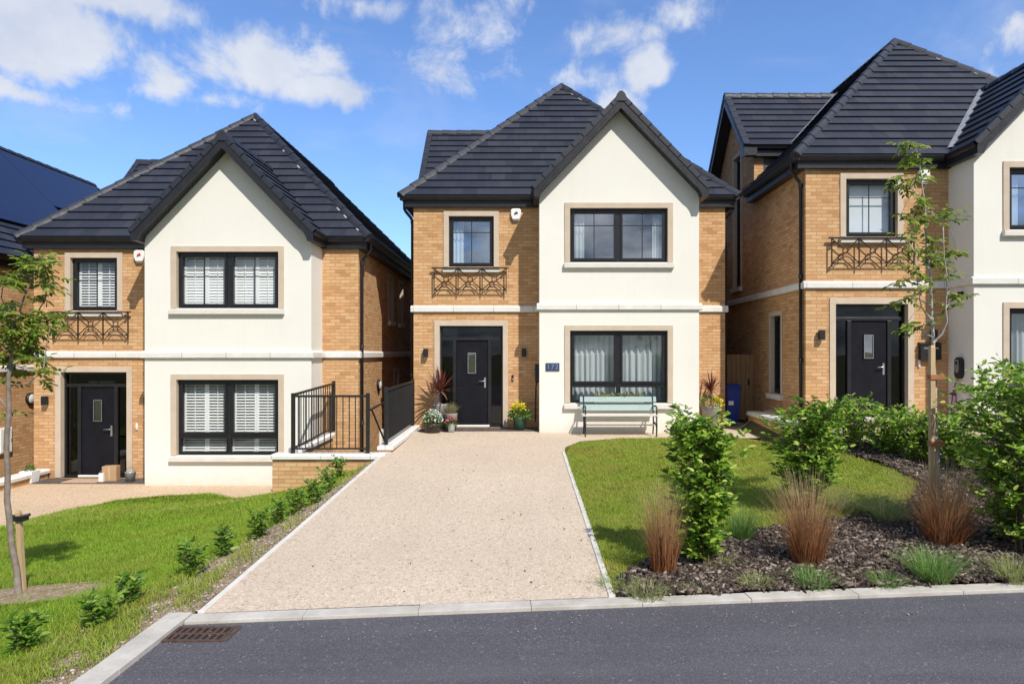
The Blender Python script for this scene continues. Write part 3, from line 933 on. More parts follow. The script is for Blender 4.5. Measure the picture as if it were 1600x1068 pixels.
# base earth near by, and the wide ground beyond
def base_earth():
    xs = sorted(set(list(np.arange(-30, 24.1, .5)) + [-2.95, -2.9, -2.88, -2.62])); ys = sorted(set(list(np.arange(4.0, 34.1, .5)) + [12.5, 12.56]))
    m = MB(); V = []
    for y in ys:
        for x in xs:
            V.append((x, y, G(x, y) - .05 - (.10 if y < KY(x) + .4 else 0)))
    nx = len(xs)
    fs = [(j * nx + i, j * nx + i + 1, (j + 1) * nx + i + 1, (j + 1) * nx + i) for j in range(len(ys) - 1) for i in range(nx - 1)]
    m.mesh(V, fs, True)
    o = m.build('ground', M['ground']); o['kind'] = 'structure'
    m = MB(); s = 3000
    m.poly([(-s, -s, -1.75), (s, -s, -1.75), (s, s, -1.75), (-s, s, -1.75)])
    o = m.build('land', M['ground']); o['kind'] = 'structure'
base_earth()

XL, XR = -2.58, .70
drive = [(XL, KY(XL) + .16), (XR, KY(XR) + .16), (XR, 12.4), (.80, 13.4), (1.15, 14.15), (2.0, 14.5), (4.2, 14.55), (6.2, 14.7), (6.2, 19.0), (4.8, 19.0), (4.75, 16.3), (XL - .02, 16.3)]
sheet('driveway', drive, M['drive'], .0)
# left house's forecourt
pb = [hit(*p) for p in ((-160, 880), (-80, 850), (0, 825), (60, 808), (120, 794), (180, 782), (250, 775), (330, 772), (440, 769))]
sheet('forecourt', pb + [(-4.4, 13.0), (-4.4, 15.6), (-13, 15.6), (-13, 11)], M['drive_left'], .01)
# lawns
strip_l = [(-3.05, 12.3), (-3.1, 11.0), (-3.2, 9.0), (-3.35, 7.5), (-3.5, 6.2), (-3.6, 5.2), (-3.75, 3.4)]
lawnL = pb + [(-3.3, 12.5)] + strip_l + [(-14, 3.4), (-14, 9.0)]
sheet('left_lawn', lawnL, M['lawn_l'], .0)
scrub = strip_l[::-1] + [(-2.66, 12.3), (-2.66, 5.5), (-2.86, 5.35), (-2.86, 3.4)]
sheet('verge_soil', scrub, M['soil'], .004)
edge_r = [hit(*p) for p in ((968, 912), (990, 890), (1070, 850), (1200, 828), (1330, 808), (1420, 795))]
back_bed = [hit(*p) for p in ((1440, 755), (1400, 735), (1330, 712), (1250, 690))]
lawnR = [(.76, KY(.76) + .17), (edge_r[0][0] - .05, KY(edge_r[0][0]) + .17)] + edge_r + back_bed + [(4.6, 14.5), (2.0, 14.45), (1.2, 14.1), (.86, 13.4), (.76, 12.4)]
sheet('right_lawn', lawnR, M['lawn_r'], .0)
def mulch_z(x, y):
    return G(x, y) + .05 * ss((y - KY(x) - .17) / .5) * (.6 + .4 * math.sin(x * 3.1 + y * 2.3) * math.sin(x * 1.7 - y * 3.9)) + .012 * math.sin(x * 17) * math.sin(y * 15 + x * 5)
bedP = [(edge_r[0][0] - .06, KY(edge_r[0][0]) + .17), (9.0, KY(9.0) + .17), (9.0, 13.6), (6.0, 13.6), (5.4, 13.6)] + back_bed[::-1] + edge_r[::-1]
sheet('mulch_bed', bedP, M['mulch'], .006, zf=mulch_z, step=.12)
# road
def rz_(x, y): return RZ(x, y)
sheet('road', [(-2.67, 5.34), (14, KY(14) + .02), (14, -14), (-2.67, -14)], M['asphalt'], .0, zf=rz_, step=1.0)
# path from the right house
sheet('garden_path', [(5.55, 11.2), (5.55, 14.1), (9.3, 14.1), (9.3, 12.2), (7.4, 11.6)], M['drive'], .05)

# kerbs and edgings
def strip(name, p0, p1, w, zf, top, depth, mat, n=None):
    p0, p1 = Vector((*p0, 0)), Vector((*p1, 0)); d = (p1 - p0); L = d.length; d.normalize(); s = Vector((-d.y, d.x, 0))
    n = n or max(1, round(L / .915)); m = MB()
    for i in range(n):
        a, b = p0 + d * (L * i / n + .0015), p0 + d * (L * (i + 1) / n - .0015)
        jz = random.uniform(-.003, .003)
        V = []
        for q in (a, b):
            for o_ in (0, w):
                r_ = q + s * o_
                z = zf(q.x, q.y) + top + jz
                V += [(r_.x, r_.y, z - depth), (r_.x, r_.y, z)]
        m.mesh(V, [(1, 3, 7, 5), (0, 1, 5, 4), (2, 6, 7, 3), (0, 2, 3, 1), (4, 5, 7, 6)])
    o = m.build(name, mat, None, .004); o['kind'] = 'structure'
    return o
strip('front_kerb', (-2.66, KY(-2.66)), (10, KY(10)), .16, lambda x, y: Dz(x, 5.4), .004, .2, M['kerb'])
strip('side_kerb', (-2.67, 2.5), (-2.67, KY(-2.67) + .16), .19, lambda x, y: Dz(-2.66, 5.4), .014, .25, M['kerb'])
strip('edging', (XL, KY(XL) + .16), (XL, 12.3), .055, Dz, .012, .15, M['edging'])
strip('edging', (XR + .055, KY(XR) + .16), (XR + .055, 12.9), .055, Dz, .012, .15, M['edging'])

# porches
def porch(house_loc, w, label_):
    m = MB(); x, y, z = house_loc
    m.box(XYZ(x, y, z), w[0], w[1], -.62, -.002, -.10, -.012)
    o = m.build('porch_step', M['porch'], None, .006)
    return tag(o, label_, 'step')
porch(HL, (.2, 2.95), 'dark paved step under the door of the lower house with shutters')
porch(HM, (.2, 2.95), 'dark paved step under the door at the head of the driveway')
porch(HR, (.35, 2.6), 'step at the door behind the low laurel bushes on the right')

# ------------------------------------------------------------------ walls, railings between the houses
def garden_wall(segs, label, wth=.30, hcap=.09, below=1.2, brick_drop=True):
    """segs: list of ((x0,y0,z0),(x1,y1,z1)) centre lines of the coping top"""
    o = empty('garden_wall', segs[0][0], label, 'wall')
    bx, by, bz = segs[0][0]
    w, c = MB(), MB()
    for p, q in segs:
        p, q = Vector(p), Vector(q); d = (q - p); dh = Vector((d.x, d.y, 0)); L = dh.length; dh.normalize(); s = Vector((-dh.y, dh.x, 0))
        T = lambda a, b, cc: tuple(p + (q - p) * (a / L) + s * b + Vector((0, 0, cc)) - Vector((bx, by, bz)))
        w.box(T, 0, L, -wth / 2 + .045, wth / 2 - .045, -below, -hcap)
        c.prism(lambda b, z, a: T(a, b, z), [(-wth / 2, -hcap), (wth / 2, -hcap), (wth / 2, -.022), (wth / 2 - .03, 0), (-wth / 2 + .03, 0), (-wth / 2, -.022)], -.02, L + .02)
    w.build('brick_base', M['brick'], o); c.build('coping', M['coping'], o, .006)
    return o
YW = 12.62
garden_wall([((-4.62, YW, -.10), (-2.58, YW, -.10))], 'low brick retaining wall with white coping facing the road between two houses', .34)
garden_wall([((-2.62, YW + .2, .02), (-2.62, 16.1, .06))], 'white coped wall running along the top of the driveway under the black railing', .30)
garden_wall([((-4.3, YW + .19, -.02), (-4.3, 15.0, .0))], 'white coped wall beside the shuttered bay under the receding railing', .26)
garden_wall([((-10.95, 10.3, -.93), (-10.95, 15.5, -.87))], 'low white coped wall beside the door of the lower house at the left', .34, below=.6)
garden_wall([((5.42, 16.2, .38), (5.32, 12.9, .42))], 'low white coped wall behind the bushes in front of the wooden gate', .32, below=.6)
garden_wall([((6.3, 12.7, .33), (7.6, 12.7, .33))], 'short white coped wall before the door on the right', .3, below=.5)

def railing(p, q, h, n, label, group='black railings at the top of the driveway', posts=(1, 1)):
    p, q = Vector(p), Vector(q)
    o = empty('metal_railing', p, label, 'railing', group)
    d = q - p; L = d.length
    T = lambda a, b, c: tuple(d * (a / L) + Vector((-d.y, d.x, 0)).normalized() * b + Vector((0, 0, c)))
    for on, a in zip(posts, (0, L)):
        if on:
            m = MB(); m.box(T, a - .032, a + .032, -.032, .032, 0.0, h + .03); m.build('post', M['iron'], o, .004)
    for hw, z0, z1 in ((.022, h - .045, h - .005), (.018, .07, .10)):
        m = MB(); m.box(T, .033, L - .033, -hw, hw, z0, z1); m.build('rail', M['iron'], o, .003)
    for i in range(1, n):
        a = L * i / n; m = MB(); m.box(T, a - .0075, a + .0075, -.0075, .0075, .10, h - .045); m.build('baluster', M['iron'], o)
    return o
railing((-4.28, YW, -.10), (-2.90, YW, -.10), 1.08, 12, 'open black railing on the coping that faces the road')
railing((-4.28, YW + .12, -.09), (-4.28, 15.3, .0), 1.10, 16, 'black railing receding along the side of the shuttered bay', posts=(0, 1))
railing((-2.62, YW + .28, .02), (-2.62, 16.0, .06), 1.06, 30, 'tight black railing along the driveway edge up to the front door')
# handrail between the two runs
o = empty('hand_rail', (-2.86, YW, -.10), 'short black handrail bridging the gap between two railings', 'handrail')
m = MB(); m.tube([(.0, .02, .80), (.20, .25, .92)], .02, 8); m.tube([(.02, .05, .80), (.22, .30, .16)], .018, 8)
m.build('rail', M['iron'], o)

# ------------------------------------------------------------------ wooden gate, bin, fixtures
g_ = empty('wooden_gate', (4.83, 17.5, .02), 'tall wooden board gate between the two houses on the right', 'gate')
m = MB(); x = 0.0
while x < .98:
    w_ = .118; m.box(I3, x, x + w_ - .006, 0 + random.uniform(0, .004), .022, 0.03, 1.70 + random.uniform(-.006, .006)); x += w_
m.build('boards', M['gate_wood'] if 'gate_wood' in M else mat_wood('gate boards', (.30, .17, .08), (.45, .28, .14)), g_, .003)
m = MB()
for z in (.25, 1.45): m.box(I3, .0, .97, .026, .06, z, z + .1)
m.build('ledge', mat_wood('gate ledge', (.28, .16, .08), (.40, .25, .13)), g_)
m = MB(); m.tube([(.9, -.02, .95), (.9, -.03, 1.05)], .012, 6); m.box(I3, .88, .92, -.02, -.002, .92, 1.08); m.build('latch', M['iron'], g_)

b_ = empty('wheelie_bin', (4.98, 16.75, .02), 'blue wheelie bin by the wooden gate', 'bin')
M['bin'] = plain('blue plastic', (.012, .035, .26), .45, .12, 5)
m = MB(); V = []
for (z, hx, y0, y1) in ((.06, .19, -.2, .2), (.90, .235, -.27, .25)):
    V += [(-hx, y0, z), (hx, y0, z), (hx, y1, z), (-hx, y1, z)]
m.mesh(V, [(0, 3, 2, 1), (4, 5, 6, 7), (0, 1, 5, 4), (1, 2, 6, 5), (2, 3, 7, 6), (3, 0, 4, 7)])
m.box(I3, -.25, .25, -.285, .26, .86, .90)
m.build('body', M['bin'], b_, .012)
m = MB(); m.prism(lambda a, b, c: (c, a, b), [(-.30, .905), (.27, .905), (.27, .94), (.05, .985), (-.25, .965), (-.30, .93)], -.25, .25); m.build('lid', M['bin'], b_, .012)
for sx in (-1, 1):
    m = MB(); m.tube([(sx * .19, .2, .09), (sx * .235, .2, .09)], .09, 14, smooth=False); m.build('wheel', M['iron'], b_)
m = MB(); m.tube([(-.2, .29, .9), (-.2, .32, .95), (.2, .32, .95), (.2, .29, .9)], .015, 6); m.build('handle', M['bin'], b_)
m = MB(); m.box(I3, -.06, .06, -.252, -.248, .48, .58); m.v = [(x, y - .01, z) for x, y, z in m.v]; m.build('sticker', M['white'], b_)

# house number plate on the bay
M['plate'] = plain('slate blue plate', (.035, .055, .13), .45, .15, 10)
M['plate_text'] = plain('pale numerals', (.22, .27, .36), .4, .05)
sgn = empty('number_sign', (-2.64 + 3.265, 15.4, 1.44), 'small slate blue house number plate on the cream bay beside the bench', 'sign')
m = MB(); m.box(I3, -.155, .155, -.02, 0.0, -.09, .09); m.build('plate', M['plate'], sgn, .004)
cu = bpy.data.curves.new('digits', 'FONT'); cu.body = '172'; cu.size = .15; cu.align_x = 'CENTER'; cu.align_y = 'CENTER'; cu.extrude = .002; cu.space_character = 1.25
tc0 = bpy.data.objects.new('digits_curve', cu); COL.objects.link(tc0); bpy.context.view_layer.update()
dm = bpy.data.meshes.new_from_object(tc0.evaluated_get(bpy.context.evaluated_depsgraph_get())); bpy.data.objects.remove(tc0)
dm.materials.clear(); dm.materials.append(M['plate_text'])
to = bpy.data.objects.new('digits', dm); COL.objects.link(to); to.parent = sgn; to.location = (0, -.023, 0); to.rotation_euler = (R(90), 0, 0)

def charger(x, y, z, label, cable_mat, s=1.0):
    """wall charge point on a wall facing -x"""
    o = empty('charge_point', (x, y, z), label, 'charger', 'car charge points on the bay sides')
    m = MB()
    prof = []
    for k in range(9): a = math.pi * k / 8; prof.append((.10 * math.cos(a), .12 + .10 * math.sin(a)))
    for k in range(9): a = math.pi + math.pi * k / 8; prof.append((.10 * math.cos(a), -.12 + .10 * math.sin(a)))
    m.prism(lambda a, b, c: (-c, a, b), prof, 0.0, .09); m.build('case', M['black'], o, .012)
    m = MB(); m.prism(lambda a, b, c: (-c, a * .62, b * .62 + .04), prof, .09, .10); m.build('face', M['grey'], o, .004)
    m = MB(); m.lathe([(0, -.012), (.03, -.012), (.035, 0)], (0, 0, 0), 12); m.v = [(-.10 + vz, vx, vy + .10) for vx, vy, vz in m.v]; m.build('socket', M['iron'], o)
    m = MB()
    pts = [(-.05, .02, -.20), (-.07, .08, -.32), (-.07, .16, -.50), (-.08, .20, -.80), (-.08, .17, -1.05), (-.08, .06, -1.12), (-.08, -.02, -.95), (-.08, .05, -.6), (-.07, .12, -.38)]
    m.tube(pts, .016, 7); m.build('cable', cable_mat, o)
    return o
M['purple'] = plain('purple cable', (.32, .11, .30), .5, .15)
charger(HR[0] + BX0, HR[1] - .42, HR[2] + 1.08, 'oval black charge point with purple cable on the bay beside the tall laurel', M['purple'])
charger(HM[0] + BX0, HM[1] - .30, 1.28, 'black charge point seen edge on between the yellow pot and number plate', M['iron'])
# spotlight under the right string course
o = empty('spot_light', (HR[0] + BX0, HR[1] - .45, HR[2] + 2.58), 'small black spotlight under the stone band of the right bay', 'spotlight')
m = MB(); m.box(I3, -.02, 0, -.04, .04, -.04, .04); m.build('bracket', M['iron'], o)
m = MB(); m.tube([(-.02, 0, 0), (-.06, 0, 0), (-.13, -.08, -.04)], [.03, .04, .055], 10); m.build('head', M['iron'], o)
# letterbox
o = empty('letter_box', (HR[0] + 2.55, HR[1], HR[2] + 1.42), 'black wall letterbox behind the slender tree on the right', 'letterbox')
m = MB(); m.box(I3, -.21, .21, -.11, 0, -.18, .14); m.build('body', M['iron'], o, .006)
m = MB(); m.prism(lambda a, b, c: (c, a, b), [(-.13, .143), (0, .143), (0, .19), (-.13, .155)], -.22, .22); m.build('lid', M['black'], o, .004)
m = MB(); m.box(I3, -.15, .15, -.114, -.111, .05, .075); m.build('slot_trim', M['steel'], o)

def bulkhead(x, y, z, label, s=1):
    o = empty('bulkhead_lamp', (x, y, z), label, 'wall lamp')
    m = MB(); m.lathe([(0, .0), (.15, 0), (.15, .05), (.13, .07), (.125, .07)], (0, 0, 0), 20); m.v = [(s * vz, vx, vy) for vx, vy, vz in m.v]; m.build('body', M['iron'], o)
    m = MB(); m.lathe([(.124, .06), (.10, .085), (.05, .10), (0, .105)], (0, 0, 0), 20); m.v = [(s * vz, vx, vy) for vx, vy, vz in m.v]; m.build('lens', M['lamp_lens'], o)
bulkhead(HF[0] + W, 17.0, .62, 'round black bulkhead lamp on the side wall at the far left')
bulkhead(HL[0] + W, 17.6, .93, 'round black bulkhead lamp on the side wall above the driveway railing')
def meter(x, y, z, w, h_, label):
    o = empty('meter_box', (x, y, z), label, 'meter box')
    m = MB(); m.box(I3, 0, .06, -w / 2, w / 2, 0, h_); m.build('case', M['white'], o, .01)
    m = MB(); m.box(I3, .06, .075, -w / 2 + .025, w / 2 - .025, .03, h_ - .03); m.build('door', M['white'], o, .006)
    m = MB(); m.box(I3, .075, .085, w / 2 - .07, w / 2 - .05, h_ * .45, h_ * .55); m.build('lock', M['grey'], o)
meter(HF[0] + W, 16.15, -.62, .40, .62, 'white meter box on the brick wall at the left edge')
meter(HL[0] + W, 18.0, -1.0, .45, .75, 'pale meter box low on the side wall behind the black railings')

# door step objects at the lower house
def xyz(u, v, y): return ((u - CX) * y / F, y, CZ - (v - CY) * y / F)
M['card'] = plain('brown cardboard', (.42, .27, .15), .8, .1, 8)
M['galv'] = plain('galvanised metal', (.36, .40, .42), .45, .15, 8, .5)
M['mat'] = plain('coir mat', (.50, .34, .24), .95, .2, 30, 0, .5)
lx, ly, lz = HL
o = empty('cardboard_box', (lx + 1.93, ly - .28, lz - .012), 'brown cardboard parcel standing against the door of the lower house', 'box', rz=R(8))
m = MB(); m.box(I3, -.15, .15, -.1, .1, 0, .33); m.build('carton', M['card'], o, .004)
m = MB(); m.box(I3, -.025, .025, -.103, .103, .02, .333); m.build('tape', plain('parcel tape', (.50, .36, .2), .4), o)
o = empty('paper_bag', (lx + 1.80, ly - .42, lz - .012), 'small white bag in front of the cardboard parcel', 'bag')
m = MB(); m.prism(lambda a, b, c: (a, c, b), [(-.05, 0), (.05, 0), (.045, .19), (-.045, .19)], -.03, .03); m.build('bag_body', M['white'], o, .004)
m = MB(); m.tube([(-.03, 0, .188), (-.025, 0, .225), (.025, 0, .225), (.03, 0, .188)], .004, 5); m.build('handle', M['card'], o)
o = empty('metal_bucket', (lx + 2.43, ly - .40, lz - .012), 'small galvanised bucket on the step beside the cream bay', 'bucket')
m = MB(); m.lathe([(0, .005), (.085, .0), (.11, .20), (.116, .21), (.11, .215), (.1, .2), (.08, .02), (0, .02)], (0, 0, 0), 20); m.build('pail', M['galv'], o)
m = MB(); m.tube([(.11 * math.cos(a), .0, .2 + .11 * math.sin(a)) for a in np.linspace(.3, math.pi - .3, 11)], .004, 5); m.build('handle', M['iron'], o)
o = empty('planter_tin', (lx + .27, ly - .50, lz - .012), 'white square planter at the end of the low white wall', 'planter')
m = MB(); m.mesh([(-.12, -.12, 0), (.12, -.12, 0), (.12, .12, 0), (-.12, .12, 0), (-.14, -.14, .26), (.14, -.14, .26), (.14, .14, .26), (-.14, .14, .26)], [(0, 3, 2, 1), (4, 5, 6, 7), (0, 1, 5, 4), (1, 2, 6, 5), (2, 3, 7, 6), (3, 0, 4, 7)])
m.build('box', M['white'], o, .006)
planter_tin = o
m = MB(); m.box(XYZ(lx + 1.38, ly - .36, lz - .012), -.38, .38, -.22, .22, .0, .016); o = m.build('door_mat', M['mat'], None, .005); tag(o, 'tan doormat in front of the door of the lower house', 'doormat')

# ------------------------------------------------------------------ bench
M['teal'] = mat_wood('pale green paint', (.31, .42, .40), (.40, .50, .48))
M['cream'] = mat_wood('cream paint', (.62, .58, .52), (.72, .68, .62))
bx, by = HM[0] + BX0 + .92, 14.72
bn = empty('garden_bench', (bx, by, G(bx, by)), 'pale green wooden garden bench with black iron ends before the bay window', 'bench')
BL = 1.66
for i, z in ((0, .445), (1, .445), (2, .445), (3, .445)):
    m = MB(); y = .02 + i * .105; m.box(I3, 0.0, BL, y, y + .085, z, z + .03); m.build('seat_slat', M['cream'], bn, .004)
for z0_, z1_ in ((.535, .665), (.72, .84)):
    m = MB()
    f = lambda z: .44 + (z - .45) * .25
    m.prism(lambda a, b, c: (c, a, b), [(f(z0_), z0_), (f(z0_) + .03, z0_), (f(z1_) + .03, z1_), (f(z1_), z1_)], -.02, BL + .02); m.build('back_slat', M['teal'], bn, .004)
for xe in (.06, BL - .06):
    m = MB()
    m.tube([(xe, .06, 0), (xe, .03, .2), (xe, .05, .43)], .018, 7); m.tube([(xe, .03, .0), (xe, .09, .0)], .02, 6)
    m.tube([(xe, .48, 0), (xe, .42, .2), (xe, .43, .43), (xe, .475, .56), (xe, .545, .85)], .017, 7)
    m.tube([(xe, .04, .43), (xe, .44, .43)], .015, 7)
    m.tube([(xe, .05, .43), (xe, .02, .55), (xe, .05, .64), (xe, .15, .66), (xe, .42, .64), (xe, .49, .62)], .016, 7)
    m.tube([(xe, .06, .2), (xe, .24, .30), (xe, .42, .2)], .012, 6)
    m.build('leg', M['iron'], bn)
m = MB(); m.box(I3, .08, BL - .08, .24, .27, .22, .25); m.build('sun_gap_bar', M['cream'], bn, .003)  # cream bar stands in for sunlight through the gap under the seat

# drain grate
gx, gy = -2.42, 5.13
gz = RZ(gx, gy)
gr = empty('drain_grate', (gx, gy, gz), 'rusty iron road gully grate by the kerb corner', 'drain')
M['rust'] = plain('rusty iron', (.10, .058, .042), .8, .35, 25, .2, .4)
m = MB(); frame_rect(m, lambda a, b, c: (a, b, c), -.24, .24, -.135, .135, .025, .0, .012)
for i in range(1, 9): m.box(I3, -.24 + i * .053 - .010, -.24 + i * .053 + .010, -.11, .11, .001, .010)
for y in (0.0,): m.box(I3, -.215, .215, y - .010, y + .010, .0015, .0115)
m.build('grid', M['rust'], gr)
m = MB(); m.box(I3, -.215, .215, -.11, .11, .0005, .003); m.build('slot_shade', M['iron'], gr)  # flat black plate stands in for the shade inside the open slots

# ------------------------------------------------------------------ vegetation
def leaf_arrays(P, Dr, N, L, Wd, fold=.18):
    P, Dr, N = map(np.asarray, (P, Dr, N))
    Dr = Dr / np.maximum(np.linalg.norm(Dr, axis=1, keepdims=True), 1e-6)
    S = np.cross(Dr, N); S /= np.maximum(np.linalg.norm(S, axis=1, keepdims=True), 1e-6)
    U = np.cross(S, Dr)
    L = L[:, None]; Wd = Wd[:, None]
    a = P; t = P + Dr * L - U * L * .12
    l1 = P + Dr * L * .30 + S * Wd * .44 + U * Wd * fold; l2 = P + Dr * L * .68 + S * Wd * .40 + U * Wd * (fold - .06)
    r1 = P + Dr * L * .30 - S * Wd * .44 + U * Wd * fold; r2 = P + Dr * L * .68 - S * Wd * .40 + U * Wd * (fold - .06)
    V = np.stack([a, l1, l2, t, r2, r1], 1).reshape(-1, 3)
    b = (np.arange(len(P)) * 6)[:, None]
    f1 = b + np.array([[0, 1, 2, 3]]); f2 = b + np.array([[0, 3, 4, 5]])
    return V, np.concatenate([f1, f2])

def shrub_geometry(height, radius, stems, twigs, per, leaf, prof, lean=.25, low=.04, up=.55):
    """returns stem MB and leaf arrays around the local origin"""
    sm = MB(); P, Dr, N, L = [], [], [], []
    for i in range(stems):
        a = random.uniform(0, 6.283); q = random.random() ** .6
        base = Vector((math.cos(a) * radius * .25 * q, math.sin(a) * radius * .25 * q, -.03))
        hh = height * random.uniform(.72, 1.0)
        top = Vector((math.cos(a) * radius * (.25 + lean) * q, math.sin(a) * radius * (.25 + lean) * q, hh))
        mid = base.lerp(top, .5) + Vector((random.uniform(-1, 1), random.uniform(-1, 1), 0)) * radius * .14
        pts = [base, base.lerp(mid, .6), mid, mid.lerp(top, .6), top]
        sm.tube(pts, .007, 5, .002)
        def at(t):
            k = t * 4; j = min(3, int(k)); return pts[j].lerp(pts[j + 1], k - j)
        for k in range(twigs):
            t = low + (1 - low) * (k + random.random()) / twigs
            o = at(t)
            zf = o.z / height
            az = random.uniform(0, 6.283)
            ln = radius * prof(zf) * random.uniform(.45, 1.0)
            d = Vector((math.cos(az), math.sin(az), up + random.uniform(-.25, .35))).normalized()
            e = o + d * ln
            if ln > .08: sm.tube([o, o.lerp(e, .5) + Vector((0, 0, .015)), e], .003, 4, .0012, caps=False)
            for m_ in range(per):
                s_ = random.uniform(.25, 1.08) if ln > .08 else random.random()
                p = o + d * ln * s_ + Vector((random.gauss(0, .012), random.gauss(0, .012), random.gauss(0, .012)))
                la = random.uniform(0, 6.283)
                ld = d * .6 + Vector((math.cos(la), math.sin(la), random.uniform(-.35, .55)))
                P.append(p); Dr.append(ld); N.append(Vector((random.gauss(.28, .45), random.gauss(-.5, .45), .8)))
                L.append(leaf * random.choice((.55, .75, .9, 1.0, 1.15)) * random.uniform(.8, 1.15))
    return sm, (np.array(P), np.array(Dr), np.array(N), np.array(L))

M['bark'] = plain('shrub bark', (.12, .085, .055), .85, .3, 20)
LAUREL = [(0, (.06, .14, .014)), (.3, (.12, .25, .024)), (.6, (.22, .37, .036)), (.85, (.40, .55, .075)), (.97, (.56, .66, .13)), (1, (.55, .53, .2))]
M['laurel'] = mat_leaf('laurel leaf', [(p, tuple(min(.8, q * 1.12) for q in c)) for p, c in LAUREL], .5, .3)
M['privet'] = mat_leaf('fresh green leaf', [(0, (.03, .09, .010)), (.4, (.07, .17, .018)), (.75, (.14, .27, .03)), (1, (.26, .38, .05))], .32, .35)
M['sap'] = mat_leaf('sapling leaf', [(0, (.06, .14, .014)), (.4, (.12, .25, .025)), (.8, (.24, .40, .05)), (1, (.38, .48, .08))], .42, .38)

def shrub(name, loc, label, cat, height, radius, stems, twigs, per, leaf, mat='laurel', prof=None, group=None, aspect=.46, **kw):
    o = empty(name, loc, label, cat, group)
    prof = prof or (lambda z: (.55 + .45 * math.sin(min(1, max(0, z)) * 2.6 + .3)))
    sm, (P, Dr, N, L) = shrub_geometry(height, radius, stems, twigs, per, leaf, prof, **kw)
    sm.build('stem', M['bark'], o)
    V, Fs = leaf_arrays(P, Dr, N, L, L * aspect)
    np_mesh('foliage', V, [Fs], M[mat], o)
    return o

def on(u, v):
    x, y = hit(u, v); return (x, y, G(x, y))
S1 = on(1098, 885); S2 = on(1258, 800); S3 = on(1592, 858); S3b = on(1600, 840)
shrub('laurel_shrub', S1, 'tall narrow leafy shrub nearest the driveway, between the lawn and a rust coloured grass', 'shrub', 1.42, .30, 15, 28, 12, .078,
      prof=lambda z: .72 + .32 * math.sin(z * 3.0), group='leafy shrubs in the mulch bed', lean=.4)
shrub('laurel_shrub', S2, 'rounded leafy shrub rising behind the middle rust coloured grass', 'shrub', 1.30, .41, 15, 24, 12, .078,
      prof=lambda z: .5 + .55 * math.sin(z * 2.7 + .2), group='leafy shrubs in the mulch bed', lean=.45, low=.15)
shrub('laurel_shrub', S3, 'largest leafy shrub, dense, cut by the right edge of the photo', 'shrub', 1.74, .56, 22, 27, 12, .078,
      prof=lambda z: .62 + .45 * math.sin(z * 2.8 + .1), group='leafy shrubs in the mulch bed', lean=.5)
for (u, v, hh, rr_, lb) in ((1328, 700, .85, .50, 'low laurel bush beside the rounded shrub in the back bed'), (1385, 712, .80, .42, 'low laurel bush in the middle of the back bed row'),
                            (1436, 722, .78, .42, 'low laurel bush directly left of the wooden tree stake'), (1500, 735, .85, .45, 'low laurel bush half hidden behind the largest shrub'),
                            (1270, 682, .55, .35, 'small bush at the end of the back bed by the low white wall')):
    shrub('laurel_bush', on(u, v), lb, 'bush', hh * .84, rr_ * .9, 12, 13, 11, .075, prof=lambda z: .7 + .3 * math.sin(z * 3), group='low bushes in the back bed', lean=.5)
# saplings along the left edge of the drive
sap = [(40, 1018, .24), (152, 980, .26), (197, 948, .24), (303, 900, .30), (350, 868, .32), (402, 842, .30), (436, 818, .30), (462, 803, .32), (490, 788, .32), (512, 770, .34), (530, 748, .38)]
sap_lab = ['lowest sapling, alone in the grass near the bottom left corner', 'second sapling from the bottom left corner', 'third sapling from the bottom left, set back in the grass',
           'fourth sapling up the slope beside the driveway edging', 'fifth sapling up the slope beside the driveway', 'sixth sapling up the slope beside the driveway', 'middle one of the crowded upper saplings, seventh up the slope',
           'eighth sapling up the slope beside the driveway', 'ninth sapling up the slope beside the driveway', 'tenth sapling, next below the one at the wall', 'topmost sapling against the brick retaining wall']
for (u, v, hh), lb in zip(sap, sap_lab):
    shrub('hedge_sapling', on(u, v), lb, 'sapling', hh, (.115 if v > 920 else .14) + random.uniform(-.02, .02), 5, 7, 8, .072, 'sap', group='laurel saplings along the driveway edge', lean=.55, aspect=.36, up=.8)

# grasses
def blades(n, hgt, rad0, spread, wid, droop=.5, segs=4, hvar=.35, upright=0.0):
    a = rng.uniform(0, 2 * np.pi, n); r = rad0 * np.sqrt(rng.random(n))
    base = np.stack([r * np.cos(a), r * np.sin(a), np.full(n, -.02)], 1)
    az = a + rng.normal(0, .75, n)
    out = np.stack([np.cos(az), np.sin(az), np.zeros(n)], 1)
    H = hgt * (1 - hvar * rng.random(n) ** 1.3); sp = spread * (rng.random(n) ** (.8)) * (1 - upright * rng.random(n))
    side = np.stack([-np.sin(az + rng.normal(0, .8, n)), np.cos(az), np.zeros(n)], 1)
    side /= np.linalg.norm(side, axis=1, keepdims=True)
    V = []; UV = []
    for k in range(segs + 1):
        t = k / segs
        c = base + out * (sp * (t * .55 + .45 * t ** 2.2))[:, None] + np.array([0, 0, 1]) * (H * (t - droop * .5 * (sp / max(hgt, .01)) * t ** 3))[:, None]
        w = wid * (1 - .88 * t)
        V += [c - side * w / 2, c + side * w / 2]; UV += [np.stack([np.zeros(n), np.full(n, t)], 1), np.stack([np.ones(n), np.full(n, t)], 1)]
    V = np.stack(V, 1).reshape(-1, 3); UV = np.stack(UV, 1).reshape(-1, 2)
    m_ = 2 * (segs + 1); b = (np.arange(n) * m_)[:, None]
    Fs = np.concatenate([b + np.array([[2 * k, 2 * k + 1, 2 * k + 3, 2 * k + 2]]) for k in range(segs)])
    return V, Fs, UV
M['sedge'] = mat_leaf('rust sedge blade', [(0, (.24, .085, .03)), (.5, (.42, .21, .09)), (1, (.62, .45, .25))], .35, .5,
                      along=[(0, (.26, .07, .02)), (.35, (.36, .14, .055)), (.7, (.46, .28, .14)), (1, (.62, .54, .32))])
